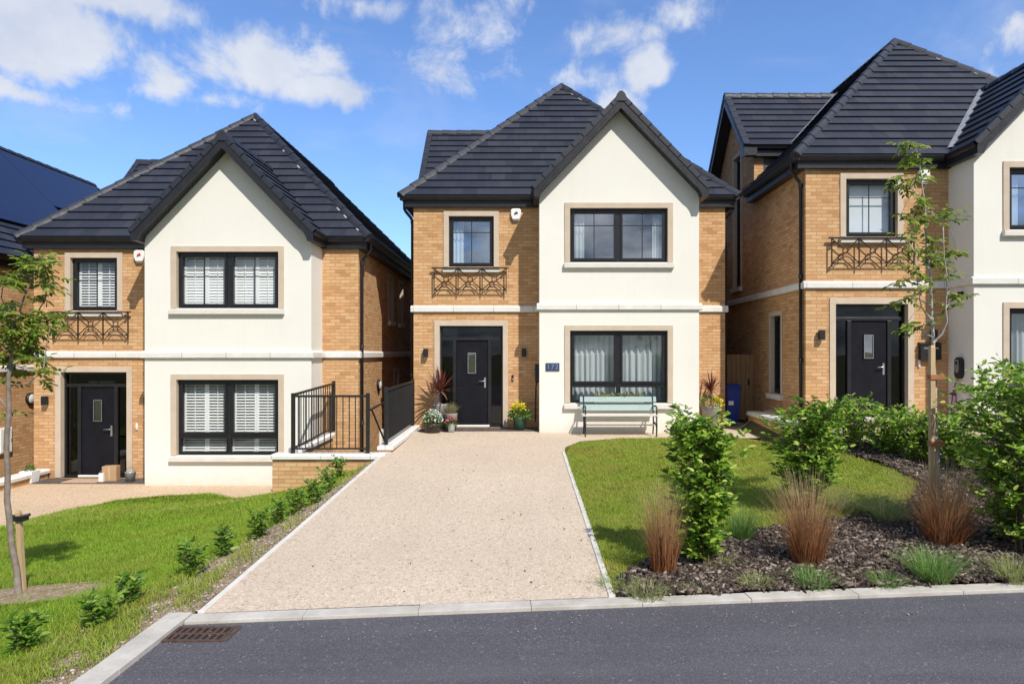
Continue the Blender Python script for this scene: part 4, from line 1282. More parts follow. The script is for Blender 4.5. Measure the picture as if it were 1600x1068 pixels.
M['fescue'] = mat_leaf('green tuft blade', [(0, (.10, .24, .05)), (.6, (.20, .36, .08)), (1, (.42, .50, .18))], .42, .45)
M['pale_tuft'] = mat_leaf('pale tuft blade', [(0, (.22, .28, .07)), (.6, (.36, .41, .14)), (1, (.55, .52, .28))], .42, .45)
def tuft(name, loc, label, mat, n, hgt, rad0, spread, wid, group=None, **kw):
    V, Fs, UV = blades(n, hgt, rad0, spread, wid, **kw)
    o = np_mesh(name, V, [Fs], M[mat], None, UV)
    o.location = loc
    return tag(o, label, 'grass', group)
GS = 'rust coloured grasses in the mulch bed'
tuft('sedge_tuft', on(1036, 896), 'rust coloured grass tuft nearest the driveway, left of the narrow shrub', 'sedge', 480, .94, .10, .26, .006, GS, hvar=.6, droop=.6)
tuft('sedge_tuft', on(1262, 884), 'middle rust coloured grass tuft in front of the rounded shrub', 'sedge', 720, .98, .12, .44, .006, GS, hvar=.6, droop=.6)
tuft('sedge_tuft', on(1476, 850), 'rust coloured grass tuft around the foot of the staked tree', 'sedge', 820, .96, .16, .55, .006, GS, hvar=.6, droop=.6)
GT = 'green grass tufts in the mulch bed'
for (u, v, n, hh, r0, sp_, mt, lb) in (
        (1158, 842, 420, .42, .10, .32, 'fescue', 'bright green grass tuft behind the narrow shrub'),
        (1458, 905, 520, .33, .12, .38, 'fescue', 'bushy green grass tuft on the kerb below the staked tree'),
        (1392, 815, 420, .38, .14, .5, 'pale_tuft', 'pale arching grass tuft at the lawn edge behind the middle bed'),
        (1330, 800, 300, .34, .12, .4, 'pale_tuft', 'pale grass tuft beside the middle rust coloured grass'),
        (1270, 915, 260, .20, .12, .26, 'fescue', 'tiny green tuft by the kerb below the middle rust coloured grass'),
        (1180, 915, 170, .15, .10, .2, 'pale_tuft', 'tiny tuft by the kerb below the bark mulch'),
        (1010, 930, 200, .16, .14, .22, 'pale_tuft', 'small weedy tuft by the kerb next to the driveway end'),
        (1085, 922, 90, .10, .08, .16, 'pale_tuft', 'smallest weedy tuft at the kerb below the narrow shrub'),
        (1585, 905, 260, .25, .12, .3, 'pale_tuft', 'pale tuft on the kerb at the right edge'),
        (960, 915, 120, .14, .12, .2, 'fescue', 'green tuft at the bottom corner of the right lawn'),
        (1385, 912, 200, .15, .10, .22, 'fescue', 'little flat green tuft on the kerb left of the bushy one'),
        (1120, 885, 140, .16, .10, .2, 'pale_tuft', 'yellowish tuft at the foot of the narrow shrub')):
    tuft('grass_tuft', on(u, v), lb, mt, n, hh, r0, sp_, .006, GT)

# young trees: limbs given as photo points at the tree's own distance, spread in depth
M['rowan'] = mat_leaf('young tree leaf', [(0, (.09, .15, .02)), (.5, (.19, .28, .035)), (.85, (.34, .42, .065)), (1, (.46, .36, .10))], .48, .42)
M['trunk'] = plain('grey tree bark', (.22, .18, .145), .85, .3, 14, 0, .5)
M['trunk_pale'] = plain('pale silver bark', (.42, .38, .33), .8, .3, 14, 0, .4)
def young_tree(label, base_uv, limbs, clusters, bark, leaf=.075, dens=1.0):
    x0, y0, z0 = on(*base_uv)
    o = empty('young_tree', (x0, y0, z0), label, 'tree', 'staked young trees')
    sc = F / y0
    loc = lambda u, v, dy=0.0: Vector(((u - CX) * (y0 + dy) / F - x0, dy, CZ - (v - CY) * (y0 + dy) / F - z0))
    tk, br = MB(), MB(); tips = []
    for i, (pts, r0, r1, dy) in enumerate(limbs):
        P = [loc(u, v, dy * (k / (len(pts) - 1))) for k, (u, v) in enumerate(pts)]
        Q = []
        for k in range(len(P) - 1):
            for t in (0, .5): Q.append(P[k].lerp(P[k + 1], t) + (Vector((random.gauss(0, .008), random.gauss(0, .008), 0)) if t else Vector()))
        Q.append(P[-1])
        (tk if i == 0 else br).tube(Q, r0, 8 if i == 0 else 6, r1)
        tips += Q[len(Q) // 3:]
    Pl, Dl, Nl, Ll = [], [], [], []
    for (u, v, rp) in clusters:
        rad = rp / sc
        c = loc(u, v, random.uniform(-.25, .25))
        tip = min(tips, key=lambda q: (q - c).length)
        br.tube([tip, tip.lerp(c, .5) + Vector((0, 0, .03)), c], .006, 5, .002)
        for _ in range(max(3, int(20 * dens * (rad / .12) ** 1.5))):
            # a compound leaf: rachis with paired leaflets
            st = c + Vector((random.gauss(0, rad * .45), random.gauss(0, rad * .45), random.gauss(0, rad * .35)))
            az = random.uniform(0, 6.283); d = Vector((math.cos(az), math.sin(az), random.uniform(-.8, .45))).normalized()
            ln = leaf * random.uniform(1.3, 2.2); sd = d.cross(Vector((0, 0, 1))).normalized()
            br.tube([c, st], .0025, 3, .0015, caps=False)
            k = 4
            for j in range(k):
                p = st + d * ln * (j + .5) / k - Vector((0, 0, .02 * (j / k) ** 2))
                for s in (-1, 1):
                    Pl.append(p); Dl.append(sd * s + d * .55 + Vector((0, 0, random.uniform(-.8, .25)))); Nl.append(Vector((random.gauss(.25, .45), random.gauss(-.45, .45), .8))); Ll.append(leaf * random.uniform(.65, 1.05))
            Pl.append(st + d * ln); Dl.append(d); Nl.append(Vector((0, 0, 1))); Ll.append(leaf)
    tk.build('trunk', M[bark], o); br.build('branch', M[bark], o)
    Ll = np.array(Ll)
    V, Fs = leaf_arrays(np.array(Pl), np.array(Dl), np.array(Nl), Ll, Ll * .42)
    np_mesh('crown', V, [Fs], M['rowan'], o)
    return o
q5 = lambda a, b, r=0: (1380 + a / 2.965, 200 + b / 2.965, r / 2.965)
q7 = lambda a, b, r=0: (a / 3.815, 380 + b / 3.815, r / 3.815)
treeR = (1466, 830)
young_tree('slender staked tree with pale bark and sparse leaves before the house on the right', treeR,
    [([(1466, 832), (1464, 700), (1461, 600), (1458, 530), (1455, 470), (1451, 400), (1446, 320), (1439, 275), (1433, 240)], .026, .004, .1),
     ([(1459, 535), (1472, 522), (1480, 502), (1479, 460), (1475, 400), (1474, 360)], .012, .004, -.25),
     ([(1458, 527), (1440, 516), (1418, 505)], .010, .003, .25),
     ([(1457, 500), (1440, 480), (1433, 440), (1430, 395)], .010, .003, -.2),
     ([(1456, 478), (1430, 462), (1408, 450)], .009, .003, .3),
     ([(1452, 420), (1440, 400), (1425, 370), (1408, 335)], .009, .003, .2),
     ([(1450, 405), (1466, 402), (1482, 408)], .006, .003, -.3),
     ([(1447, 330), (1460, 335), (1478, 340)], .008, .003, .2),
     ([(1446, 320), (1428, 300), (1410, 280)], .008, .003, -.2)],
    [q5(*c) for c in ((135, 70, 34), (110, 160, 30), (190, 150, 22), (130, 120, 22), (75, 262, 16), (150, 250, 26), (165, 205, 22), (130, 385, 38), (85, 395, 20), (230, 402, 26), (300, 418, 28), (265, 405, 20),
                       (130, 565, 34), (250, 575, 40), (300, 575, 26), (342, 575, 22), (220, 600, 30), (70, 630, 24), (170, 680, 26), (90, 712, 26), (280, 700, 28), (318, 765, 18), (112, 780, 18), (60, 812, 18), (110, 905, 18),
                       (240, 520, 18), (85, 500, 12), (180, 480, 16), (45, 230, 8), (150, 320, 18), (260, 640, 22), (195, 730, 16), (320, 820, 12), (190, 915, 10))], 'trunk_pale', .084, .62)
young_tree('young tree with a forked grey trunk at the left edge of the sloping lawn', (30, 930),
    [([(29, 932), (18, 850), (11, 780), (10, 700), (14, 650), (13, 600), (17, 570)], .030, .018, 0),
     ([(17, 575), (26, 565), (36, 545), (50, 510), (62, 482), (72, 450)], .014, .004, .2),
     ([(16, 575), (20, 545), (19, 505), (10, 480), (2, 465)], .014, .004, -.2),
     ([(20, 510), (34, 475), (50, 435), (60, 400)], .011, .004, .1),
     ([(16, 600), (45, 600), (60, 585), (68, 575)], .006, .003, -.2),
     ([(36, 545), (60, 520), (80, 497)], .007, .003, .2),
     ([(12, 640), (-20, 590), (-40, 540)], .010, .004, .2)],
    [q7(*c) for c in ((235, 80, 50), (205, 130, 45), (265, 120, 36), (60, 195, 42), (30, 215, 30), (140, 180, 38), (305, 205, 26), (280, 240, 32), (250, 320, 30), (310, 430, 42), (270, 415, 30), (300, 490, 22),
                       (35, 365, 42), (60, 400, 36), (190, 455, 44), (150, 420, 34), (90, 540, 46), (180, 545, 44), (215, 520, 34), (30, 640, 38), (190, 640, 42), (205, 680, 34), (150, 600, 36), (275, 762, 24), (245, 822, 12),
                       (30, 790, 30), (150, 765, 24), (55, 1005, 18), (110, 650, 30), (-30, 420, 45), (-40, 560, 45), (-20, 700, 35), (60, 480, 36), (120, 480, 34))], 'trunk', .076, 1.15)
M['stake'] = mat_wood('pale softwood', (.42, .29, .15), (.56, .41, .24))
def stake(loc, h_, w_, label, lean=0.0):
    o = empty('tree_stake', loc, label, 'stake', 'tree stakes')
    m = MB(); m.mesh([(sx * w_ + (lean if k else 0), sy * w_, z) for k, z in enumerate((-.1, h_ - .02)) for sx, sy in ((-1, -1), (1, -1), (1, 1), (-1, 1))] + [(sx * w_ * .7 + lean, sy * w_ * .7, h_) for sx, sy in ((-1, -1), (1, -1), (1, 1), (-1, 1))],
                     [(0, 1, 5, 4), (1, 2, 6, 5), (2, 3, 7, 6), (3, 0, 4, 7), (4, 5, 9, 8), (5, 6, 10, 9), (6, 7, 11, 10), (7, 4, 8, 11), (8, 9, 10, 11)])
    m.build('post', M['stake'], o); return o
M['tie'] = plain('orange tree tie', (.35, .14, .06), .7, .2)
x_, y_, z_ = on(37, 925)
so = stake((x_, y_, z_), .80, .021, 'pale wooden stake tied to the young tree on the sloping lawn', -.05)
m = MB(); m.box(I3, -.13, .02, -.04, .045, .70, .75); m.tube([(-.15, 0, .72), (.06, 0, .76)], .016, 6); m.build('tie', M['iron'], so)
x_, y_, z_ = on(1456, 832)
so = stake((x_, y_, z_), 1.98, .024, 'tall weathered wooden stake beside the slender pale tree')
for zz in (.92, 1.62):
    m = MB(); m.box(I3, -.03, .12, -.035, .035, zz, zz + .05); m.build('tie', M['tie'], so)

# potted plants
M['pot_dark'] = plain('dark glazed bowl', (.035, .022, .02), .35, .3, 8)
M['pot_green'] = plain('green glazed pot', (.03, .085, .05), .3, .25, 8)
M['pot_stone'] = plain('weathered grey pot', (.30, .27, .25), .8, .2, 10, 0, .3)
M['pot_white'] = plain('pale tin pot', (.55, .62, .62), .5, .1)
M['red_leaf'] = mat_leaf('cordyline leaf', [(0, (.10, .025, .02)), (.5, (.20, .06, .045)), (1, (.36, .17, .11))], .25, .35)
M['grass_pot'] = mat_leaf('feathery pot grass', [(0, (.20, .20, .09)), (1, (.42, .38, .22))], .3, .5)
M['yellow'] = mat_leaf('yellow petal', [(0, (.65, .55, .02)), (1, (.85, .75, .06))], .3, .5)
M['white_fl'] = mat_leaf('white petal', [(0, (.75, .75, .70)), (1, (.88, .88, .86))], .3, .5)
M['pink'] = mat_leaf('pink petal', [(0, (.55, .06, .16)), (1, (.75, .22, .32))], .3, .5)
M['flower_leaf'] = mat_leaf('bedding leaf', [(0, (.05, .12, .02)), (.6, (.10, .24, .04)), (1, (.2, .36, .07))], .3, .4)
def pot(o, prof, mat, n=22):
    m = MB(); m.lathe(prof, (0, 0, 0), n); m.build('pot', M[mat], o)
    r_, z_ = prof[-1]
    m = MB(); m.lathe([(r_ * .98, z_), (0, z_ + .01)], (0, 0, 0), n); m.build('compost', M['mulch'], o)
def dome(o, name, mat, n, c, r, rz_, leaf, asp=.6):
    a = rng.uniform(0, 2 * np.pi, n); zc = rng.uniform(-.15, 1, n); q = np.sqrt(1 - np.clip(zc, 0, 1) ** 2)
    k = rng.uniform(.7, 1.05, n)
    P = np.stack([c[0] + r * q * np.cos(a) * k, c[1] + r * q * np.sin(a) * k, c[2] + rz_ * zc * k], 1)
    Dr = P - np.array(c) + rng.normal(0, .08, (n, 3)); N = rng.normal(0, .6, (n, 3)) + np.array([0, -.2, 1])
    L = leaf * rng.uniform(.6, 1.2, n)
    V, Fs = leaf_arrays(P, Dr, N, L, L * asp); np_mesh(name, V, [Fs], M[mat], o)
def cordyline(o, z, n, ln, wid, mat='red_leaf'):
    a = rng.uniform(0, 2 * np.pi, n); el = rng.uniform(-.15, 1.45, n)
    Vs, Fs = [], []
    seg = 5
    for i in range(n):
        d = np.array([math.cos(a[i]) * math.cos(el[i]), math.sin(a[i]) * math.cos(el[i]), math.sin(el[i])]); L = ln * random.uniform(.7, 1.05)
        sd = np.array([-math.sin(a[i]), math.cos(a[i]), 0])
        b = len(Vs)
        for k in range(seg + 1):
            t = k / seg; p = np.array([0, 0, z]) + d * L * t - np.array([0, 0, .22 * L * t ** 2.2 * math.cos(el[i])])
            w = wid * (math.sin(min(1, t * 1.6 + .35) * 1.57)) * (1 - t ** 2.5) + .001
            Vs += [p - sd * w, p + sd * w]
        Fs += [[b + 2 * k, b + 2 * k + 1, b + 2 * k + 3, b + 2 * k + 2] for k in range(seg)]
    np_mesh('leaves', np.array(Vs), [np.array(Fs)], M[mat], o)
    m = MB(); m.tube([(0, 0, z - .35), (0.01, 0, z)], .025, 8, .018); m.build('stem', M['bark'], o)
PP = 'potted plants round the front door'
o = empty('potted_cordyline', (-1.98, 15.93, -.01), 'red spiky cordyline in a tall grey pot left of the front door', 'potted plant', PP)
pot(o, [(0, 0), (.13, 0), (.17, .55), (.18, .58), (.16, .58), (.155, .53)], 'pot_stone'); cordyline(o, .88, 84, .66, .020)
o = empty('potted_grass', (-1.70, 15.72, -.01), 'feathery tan grass in a grey pot before the front door', 'potted plant', PP)
pot(o, [(0, 0), (.12, 0), (.15, .36), (.155, .38), (.135, .38), (.13, .34)], 'pot_stone')
V, Fs, UV = blades(420, .34, .10, .22, .005, droop=1.2); np_mesh('foliage', V + np.array([0, 0, .36]), [Fs], M['grass_pot'], o, UV)
o = empty('potted_flowers', (-2.08, 15.42, -.03), 'white flowers in a wide dark bowl at the end of the driveway railing', 'potted plant', PP)
pot(o, [(0, 0), (.17, 0), (.19, .03), (.20, .16), (.225, .17), (.225, .20), (.19, .20), (.185, .17)], 'pot_dark')
dome(o, 'foliage', 'flower_leaf', 420, (0, 0, .2), .21, .26, .06); dome(o, 'flowers', 'white_fl', 210, (0, 0, .27), .21, .23, .045, .9)
o = empty('potted_flowers', (-1.66, 15.45, -.03), 'pink flowers in a small pale pot by the door threshold', 'potted plant', PP)
pot(o, [(0, 0), (.065, 0), (.085, .16), (.09, .17), (.08, .17), (.075, .15)], 'pot_white')
dome(o, 'foliage', 'flower_leaf', 160, (0, 0, .16), .12, .14, .055); dome(o, 'flowers', 'pink', 60, (0, 0, .21), .13, .14, .045, .9)
o = empty('potted_flowers', (-.12, 15.75, -.02), 'yellow flowers in a green glazed pot right of the front door', 'potted plant', PP)
pot(o, [(0, 0), (.12, 0), (.15, .25), (.165, .28), (.165, .31), (.145, .31), (.14, .27)], 'pot_green')
dome(o, 'foliage', 'flower_leaf', 420, (0, 0, .32), .24, .17, .065); dome(o, 'flowers', 'yellow', 230, (-.03, 0, .48), .17, .15, .05, .8)
o = empty('potted_cordyline', (4.32, 15.85, .02), 'dark red cordyline with yellow flowers in a grey pot by the wooden gate', 'potted plant', PP)
pot(o, [(0, 0), (.17, 0), (.22, .48), (.24, .52), (.215, .52), (.21, .48)], 'pot_stone'); cordyline(o, .84, 44, .58, .018)
dome(o, 'flowers', 'yellow', 120, (.12, -.05, .56), .14, .14, .055, .8); dome(o, 'foliage', 'pale_tuft', 260, (-.05, 0, .55), .24, .18, .065)
dome(planter_tin, 'foliage', 'flower_leaf', 90, (0, 0, .26), .09, .12, .05)
# flower trough on the sill behind the bench
o = empty('window_trough', (-2.64 + 4.75, 15.34, .64), 'trough of small white flowered plants on the sill behind the bench', 'planter')
m = MB(); m.box(I3, -.55, .55, -.07, .05, 0.0, .10); m.build('box', M['white'], o, .006)
for i in range(9):
    pass
P_ = []; 
nn = 320
P = np.stack([rng.uniform(-.55, .55, nn), rng.uniform(-.08, .06, nn), rng.uniform(.06, .22, nn)], 1)
Dr = rng.normal(0, .5, (nn, 3)) + np.array([0, -.2, .6]); N = rng.normal(0, .5, (nn, 3)) + np.array([0, 0, 1]); L = .05 * rng.uniform(.6, 1.2, nn)
V, Fs = leaf_arrays(P, Dr, N, L, L * .5); np_mesh('foliage', V, [Fs], M['pale_tuft'], o)

# ------------------------------------------------------------------ lawn blades, weeds, bark chips
def in_poly(P, poly):
    x, y = P[:, 0], P[:, 1]; ins = np.zeros(len(P), bool); n = len(poly)
    for i in range(n):
        x1, y1 = poly[i]; x2, y2 = poly[(i + 1) % n]
        c = ((y1 > y) != (y2 > y)); xi = (x2 - x1) * (y - y1) / (y2 - y1 + 1e-12) + x1
        ins ^= c & (x < xi)
    return ins
Gv = np.vectorize(G)
def sample(poly, n, near=1.6, y0=4.0):
    xs = [p[0] for p in poly]; ys = [p[1] for p in poly]
    out = []; tot = 0
    while tot < n:
        k = n * 2
        P = np.stack([rng.uniform(min(xs), max(xs), k), rng.uniform(min(ys), max(ys), k)], 1)
        keep = rng.random(k) < np.minimum(1, (y0 / np.maximum(P[:, 1], .1)) ** near)
        vis = np.abs((P[:, 0] * F / P[:, 1] + CX) - 800) < 1500
        P = P[keep & vis & in_poly(P, poly)]
        P = P + rng.normal(0, .025, P.shape)
        out.append(P); tot += len(P)
    return np.concatenate(out)[:n]
def lawn_blades(name, P, hgt, wid, mat, label, cat='grass', dens=None):
    n = len(P)
    if dens is not None:
        P = P[rng.random(n) < dens(P)]; n = len(P)
    Z = Gv(P[:, 0], P[:, 1])
    patch = np.sin(P[:, 0] * 1.3 + np.sin(P[:, 1] * .9) * 2) * np.sin(P[:, 1] * 1.1 + 1.7) * .25 + 1
    H = hgt * rng.uniform(.55, 1.25, n) * patch
    a = rng.uniform(0, 2 * np.pi, n); lean = H * rng.uniform(.4, 1.5, n)
    wd = wid * np.maximum(1.0, P[:, 1] / 8.0)
    b = np.stack([P[:, 0], P[:, 1], Z - .008], 1)
    s = np.stack([np.cos(a + 1.57), np.sin(a + 1.57), np.zeros(n)], 1); o_ = np.stack([np.cos(a), np.sin(a), np.zeros(n)], 1)
    up = np.array([0, 0, 1.0])
    m_ = b + o_ * (lean * .35)[:, None] + up * (H * .62)[:, None]; t = b + o_ * lean[:, None] + up * H[:, None]
    V = np.stack([b - s * wd[:, None] / 2, b + s * wd[:, None] / 2, m_ + s * wd[:, None] * .36, m_ - s * wd[:, None] * .36, t], 1).reshape(-1, 3)
    k = (np.arange(n) * 5)[:, None]
    o = np_mesh(name, V, [k + np.array([[0, 1, 2, 3]]), k + np.array([[3, 2, 4]])], M[mat])
    return tag(o, label, cat, kind='stuff')
M['blade_l'] = mat_leaf('lush lawn blade', [(0, (.18, .31, .018)), (.5, (.29, .46, .03)), (.9, (.40, .55, .055)), (1, (.55, .52, .16))], .48, .5, None, (.36, .40, .06))
M['blade_r'] = mat_leaf('dry lawn blade', [(0, (.21, .33, .025)), (.5, (.34, .46, .045)), (.85, (.46, .52, .08)), (1, (.60, .53, .19))], .48, .5, None, (.46, .37, .10))
tree_base = on(30, 930)
def dens_l(P):
    d = np.hypot((P[:, 0] - tree_base[0] - .1) / .75, (P[:, 1] - tree_base[1]) / .38)
    return np.clip((d - .75) * 3.0, .06, 1)
lawn_blades('lawn_grass', sample(lawnL, 330000, 1.1), .055, .0055, 'blade_l', 'lush green mown grass on the sloping lawn at the left', dens=dens_l)
lawn_blades('lawn_grass', sample(lawnR, 155000, 1.1), .045, .0055, 'blade_r', 'yellowish green mown grass on the lawn right of the driveway')
def dens_s(P):
    v = np.sin(P[:, 0] * 7 + P[:, 1] * 2.1) * np.sin(P[:, 1] * 3.3 + P[:, 0]) * .5 + .5
    d = np.clip((-2.75 - P[:, 0]) / .6, 0, 1)
    w = np.sin(P[:, 0] * 13 - P[:, 1] * 5.3) * np.sin(P[:, 1] * 7.7 + 2 * P[:, 0]) * .5 + .5
    return np.clip((np.clip((v * .6 + w * .4 - .42) * 3.2, 0, 1)) * (.25 + d) * .75 + np.clip((d - .75) * 3, 0, .6), .015, 1)
lawn_blades('verge_weeds', sample(scrub, 42000), .065, .006, 'blade_r', 'patchy weeds and grass on the bare strip beside the driveway', dens=dens_s)
# bare earth by the tree
tb = tree_base
sheet('bare_earth', [(tb[0] + .95 * math.cos(a) * (1 + .18 * math.sin(3 * a)) + .1, tb[1] + .42 * math.sin(a) * (1 + .2 * math.sin(2 * a + 1))) for a in np.linspace(0, 6.28, 26)[:-1]], M['soil'], .012)
# stones on the strip, and bark chips
def chips(name, poly, n, size, mat, label, cat, zf, flat=.35, wr_=(.3, .7)):
    P = sample(poly, n, 1.3); Z = np.array([zf(x, y) for x, y in P])
    L = size * rng.uniform(.4, 1.4, n); Wd = L * rng.uniform(*wr_, n)
    a = rng.uniform(0, 6.283, n); ti = rng.normal(0, flat, n)
    d = np.stack([np.cos(a) * np.cos(ti), np.sin(a) * np.cos(ti), np.sin(ti)], 1); s = np.stack([-np.sin(a), np.cos(a), rng.normal(0, flat, n)], 1)
    u = np.cross(d, s)
    c = np.stack([P[:, 0], P[:, 1], Z + .006 + .25 * Wd], 1)
    h = (Wd * .35)[:, None]
    V = []
    for k, (i, j) in enumerate(((-1, -1), (1, -1), (1, 1), (-1, 1))): V.append(c + d * (L * .5 * i)[:, None] * rng.uniform(.7, 1, (n, 1)) + s * (Wd * .5 * j)[:, None] - u * h)
    for k, (i, j) in enumerate(((-1, -1), (1, -1), (1, 1), (-1, 1))): V.append(c + d * (L * .42 * i)[:, None] + s * (Wd * .4 * j)[:, None] * rng.uniform(.6, 1, (n, 1)) + u * h)
    V = np.stack(V, 1).reshape(-1, 3); b = (np.arange(n) * 8)[:, None]
    Fs = np.concatenate([b + np.array([q]) for q in ((0, 3, 2, 1), (4, 5, 6, 7), (0, 1, 5, 4), (1, 2, 6, 5), (2, 3, 7, 6), (3, 0, 4, 7))])
    return tag(np_mesh(name, V, [Fs], M[mat]), label, cat, kind='stuff')
M['chip'] = mat_leaf('bark chip', [(0, (.03, .02, .015)), (.45, (.07, .048, .038)), (.75, (.14, .105, .083)), (.92, (.25, .20, .165)), (1, (.38, .33, .28))], 0.0, .85)
M['stone_chip'] = mat_leaf('pebble', [(0, (.16, .12, .09)), (.5, (.32, .26, .21)), (1, (.55, .50, .45))], 0.0, .85)
chips('bark_chips', bedP, 52000, .065, 'chip', 'dark bark chippings covering the planting bed', 'mulch', mulch_z, .3, (.12, .34))
chips('loose_stones', scrub, 2600, .026, 'stone_chip', 'small loose stones on the bare strip beside the driveway', 'stones', G, .2)

M['litter'] = mat_leaf('dry leaf litter', [(0, (.10, .06, .03)), (.6, (.22, .14, .07)), (1, (.16, .20, .05))], .1, .8)
chips('leaf_litter', [(XL + .05, 5.7), (XR - .05, 5.7), (XR - .05, 15), (XL + .05, 15)], 75, .017, 'litter', 'scattered dry leaf bits and crumbs of bark on the driveway', 'litter', G, .15)
chips('road_grit', [(-2.6, 4.9), (6, 5.45), (6, 5.75), (-2.6, 5.28)], 420, .009, 'stone_chip', 'fine grit gathered on the road along the kerb', 'grit', RZ, .2)

# ------------------------------------------------------------------ sky and sun
sun_travel = Vector((-.60, 1.0, -1.25)).normalized()
sl_ = bpy.data.lights.new('sun', 'SUN'); sl_.energy = 4.4; sl_.angle = R(.53); sl_.color = (1.0, .95, .87)
so = bpy.data.objects.new('sun', sl_); COL.objects.link(so)
so.rotation_euler = sun_travel.to_track_quat('-Z', 'Y').to_euler()
wd = bpy.data.worlds.new('World'); scene.world = wd; wd.use_nodes = True
nt = wd.node_tree; N_, L_ = nt.nodes, nt.links; N_.clear()
out = N_.new('ShaderNodeOutputWorld'); bg = N_.new('ShaderNodeBackground'); bg.inputs['Strength'].default_value = .15
sk = N_.new('ShaderNodeTexSky'); sk.sky_type = 'NISHITA'; sk.sun_disc = False
sk.sun_elevation = math.atan2(1.25, math.hypot(.6, 1.0)); sk.sun_rotation = math.atan2(.6, -1.0)
sk.air_density = 1.0; sk.dust_density = .4; sk.ozone_density = 3.0; sk.altitude = 0
tint = N_.new('ShaderNodeMix'); tint.data_type = 'RGBA'; tint.blend_type = 'MULTIPLY'; tint.inputs[0].default_value = 1.0
tint.inputs[7].default_value = (.84, 1.0, 1.25, 1)
L_.new(sk.outputs[0], tint.inputs[6]); L_.new(tint.outputs[2], bg.inputs['Color'])
tc = N_.new('ShaderNodeTexCoord'); dirv = tc.outputs['Generated']
def wmath(op, a, b=None):
    m = N_.new('ShaderNodeMath'); m.operation = op
    for i, v in enumerate((a, b)):
        if v is None: continue
        if isinstance(v, (int, float)): m.inputs[i].default_value = v
        else: L_.new(v, m.inputs[i])
    return m.outputs[0]
def wnoise(scale, detail, rough, vec=None, dist=0.0):
    n = N_.new('ShaderNodeTexNoise'); n.inputs['Scale'].default_value = scale; n.inputs['Detail'].default_value = detail; n.inputs['Roughness'].default_value = rough
    n.inputs['Distortion'].default_value = dist
    L_.new(vec if vec is not None else dirv, n.inputs['Vector']); return n.outputs['Fac']
def wstep(fac, lo, hi, a=0.0, b=1.0):
    m = N_.new('ShaderNodeMapRange'); m.interpolation_type = 'SMOOTHSTEP'
    for i, v in ((1, lo), (2, hi), (3, a), (4, b)): m.inputs[i].default_value = v
    L_.new(fac, m.inputs[0]); return m.outputs[0]
blobs = [(20, 40, 150, 90, 1.35), (90, 85, 80, 50, .9), (190, 2, 130, 34, .8), (40, 152, 105, 26, .75), (250, 125, 62, 36, .85), (425, 95, 130, 55, 1.05), (500, 138, 95, 34, 1.0), (330, 158, 60, 24, .5),
         (725, 55, 80, 55, .52), (760, 15, 80, 36, .34), (960, 58, 125, 36, .62), (1060, 30, 70, 38, .42), (1012, 112, 52, 42, 1.2), (955, 168, 60, 28, .6), (1600, 50, 50, 60, .6), (560, 8, 90, 26, .5), (690, 120, 110, 26, .35), (880, 120, 90, 24, .35)]
warp = N_.new('ShaderNodeTexNoise'); warp.inputs['Scale'].default_value = 9; warp.inputs['Detail'].default_value = 4; L_.new(dirv, warp.inputs['Vector'])
wv = N_.new('ShaderNodeVectorMath'); wv.operation = 'MULTIPLY_ADD'; L_.new(warp.outputs['Color'], wv.inputs[0]); wv.inputs[1].default_value = (.06, .06, .05); L_.new(dirv, wv.inputs[2])
cur = None
for (u, v, ru, rv, st) in blobs:
    c = Vector(((u - CX) / F, 1, (CY - v) / F)); k = c.length; c = c / k + Vector((.03, .03, .025))
    s1 = N_.new('ShaderNodeVectorMath'); s1.operation = 'SUBTRACT'; L_.new(wv.outputs[0], s1.inputs[0]); s1.inputs[1].default_value = c
    s2 = N_.new('ShaderNodeVectorMath'); s2.operation = 'MULTIPLY'; L_.new(s1.outputs[0], s2.inputs[0]); s2.inputs[1].default_value = (F * k / ru, 1.5, F * k / rv)
    s3 = N_.new('ShaderNodeVectorMath'); s3.operation = 'LENGTH'; L_.new(s2.outputs[0], s3.inputs[0])
    e = wmath('MULTIPLY', wmath('SUBTRACT', 1.0, s3.outputs['Value']), st)
    cur = e if cur is None else wmath('MAXIMUM', cur, e)
fine = wnoise(13, 9, .62, None, .3)
dens = wmath('ADD', wmath('MAXIMUM', cur, -.6), wmath('MULTIPLY', wmath('SUBTRACT', fine, .5), 2.1))
cl = wstep(dens, .0, .62, 0.0, .96)
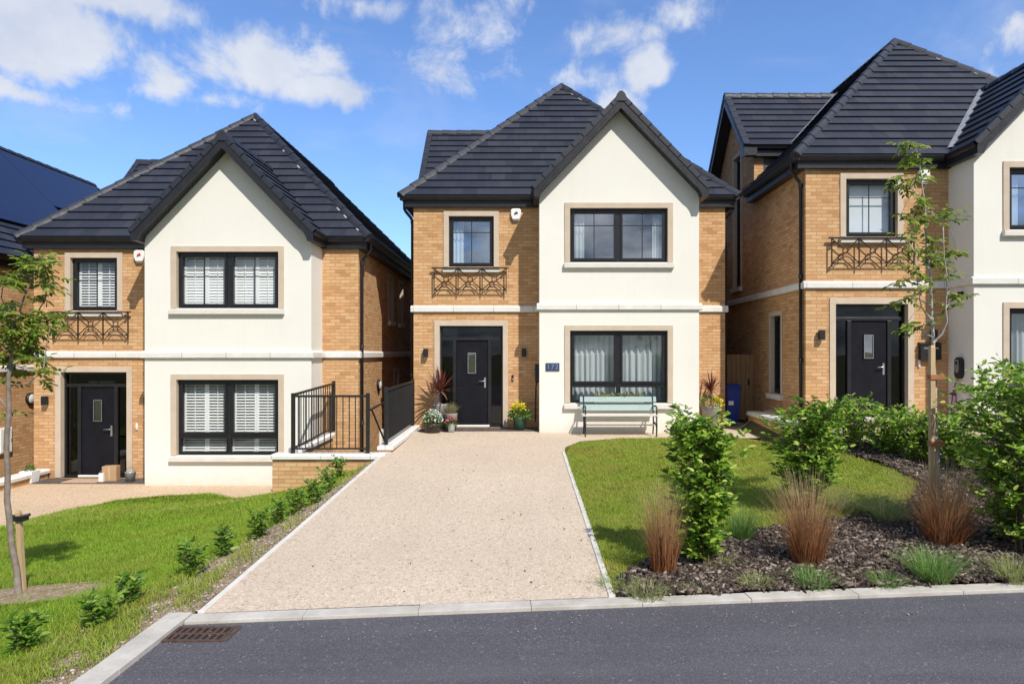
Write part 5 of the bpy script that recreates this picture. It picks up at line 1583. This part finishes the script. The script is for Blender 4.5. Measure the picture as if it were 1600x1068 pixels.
# thin veil everywhere and cloud banks behind the camera (seen in the windows)
mpv = N_.new('ShaderNodeMapping'); mpv.inputs['Scale'].default_value = (1, 1, 2.6); L_.new(dirv, mpv.inputs[0])
veil = wstep(wnoise(3.4, 8, .6, mpv.outputs[0], .4), .50, .80, 0.0, .26)
sepd = N_.new('ShaderNodeSeparateXYZ'); L_.new(dirv, sepd.inputs[0])
back = wmath('MULTIPLY', wstep(sepd.outputs[1], .1, -.3, 0.0, 1.0), wstep(wnoise(3.0, 7, .55, mpv.outputs[0]), .30, .52, 0.1, .92))
fac = wmath('MAXIMUM', wmath('MAXIMUM', cl, veil), back)
cbg = N_.new('ShaderNodeBackground')
backm = wstep(sepd.outputs[1], .1, -.3, 0.0, 1.0)
cr = N_.new('ShaderNodeValToRGB'); cr.color_ramp.elements[0].position = .35; cr.color_ramp.elements[0].color = (.60, .66, .80, 1); cr.color_ramp.elements[1].position = .72; cr.color_ramp.elements[1].color = (.86, .88, .93, 1)
L_.new(wnoise(7, 6, .6), cr.inputs[0]); cb2 = N_.new('ShaderNodeValToRGB'); e = cb2.color_ramp.elements
e[0].position = .40; e[0].color = (.16, .20, .27, 1); e[1].position = .64; e[1].color = (.85, .88, .93, 1)
L_.new(wnoise(8, 6, .55, mpv.outputs[0]), cb2.inputs[0])
cmx = N_.new('ShaderNodeMix'); cmx.data_type = 'RGBA'
L_.new(backm, cmx.inputs[0]); L_.new(cr.outputs[0], cmx.inputs[6]); L_.new(cb2.outputs[0], cmx.inputs[7]); L_.new(cmx.outputs[2], cbg.inputs['Color']); cbg.inputs['Strength'].default_value = .92
mxs = N_.new('ShaderNodeMixShader'); L_.new(fac, mxs.inputs[0]); L_.new(bg.outputs[0], mxs.inputs[1]); L_.new(cbg.outputs[0], mxs.inputs[2])
L_.new(mxs.outputs[0], out.inputs['Surface'])

# ------------------------------------------------------------------ camera and view
cam = bpy.data.cameras.new('camera'); cam.sensor_width = 36; cam.sensor_fit = 'HORIZONTAL'; cam.lens = F / 1600 * 36
cam.shift_x = -(CX - 800) / 1600; cam.shift_y = (CY - 534) / 1600
cam.clip_start = .1; cam.clip_end = 6000
co = bpy.data.objects.new('camera', cam); COL.objects.link(co); co.location = (0, 0, CZ); co.rotation_euler = (R(90), 0, 0)
scene.camera = co
scene.view_settings.view_transform = 'Standard'; scene.view_settings.look = 'None'; scene.view_settings.exposure = .16; scene.view_settings.gamma = 1.0
scene.cycles.max_bounces = 6; scene.cycles.transparent_max_bounces = 12; scene.cycles.caustics_reflective = False; scene.cycles.caustics_refractive = False
scene.cycles.use_denoising = True
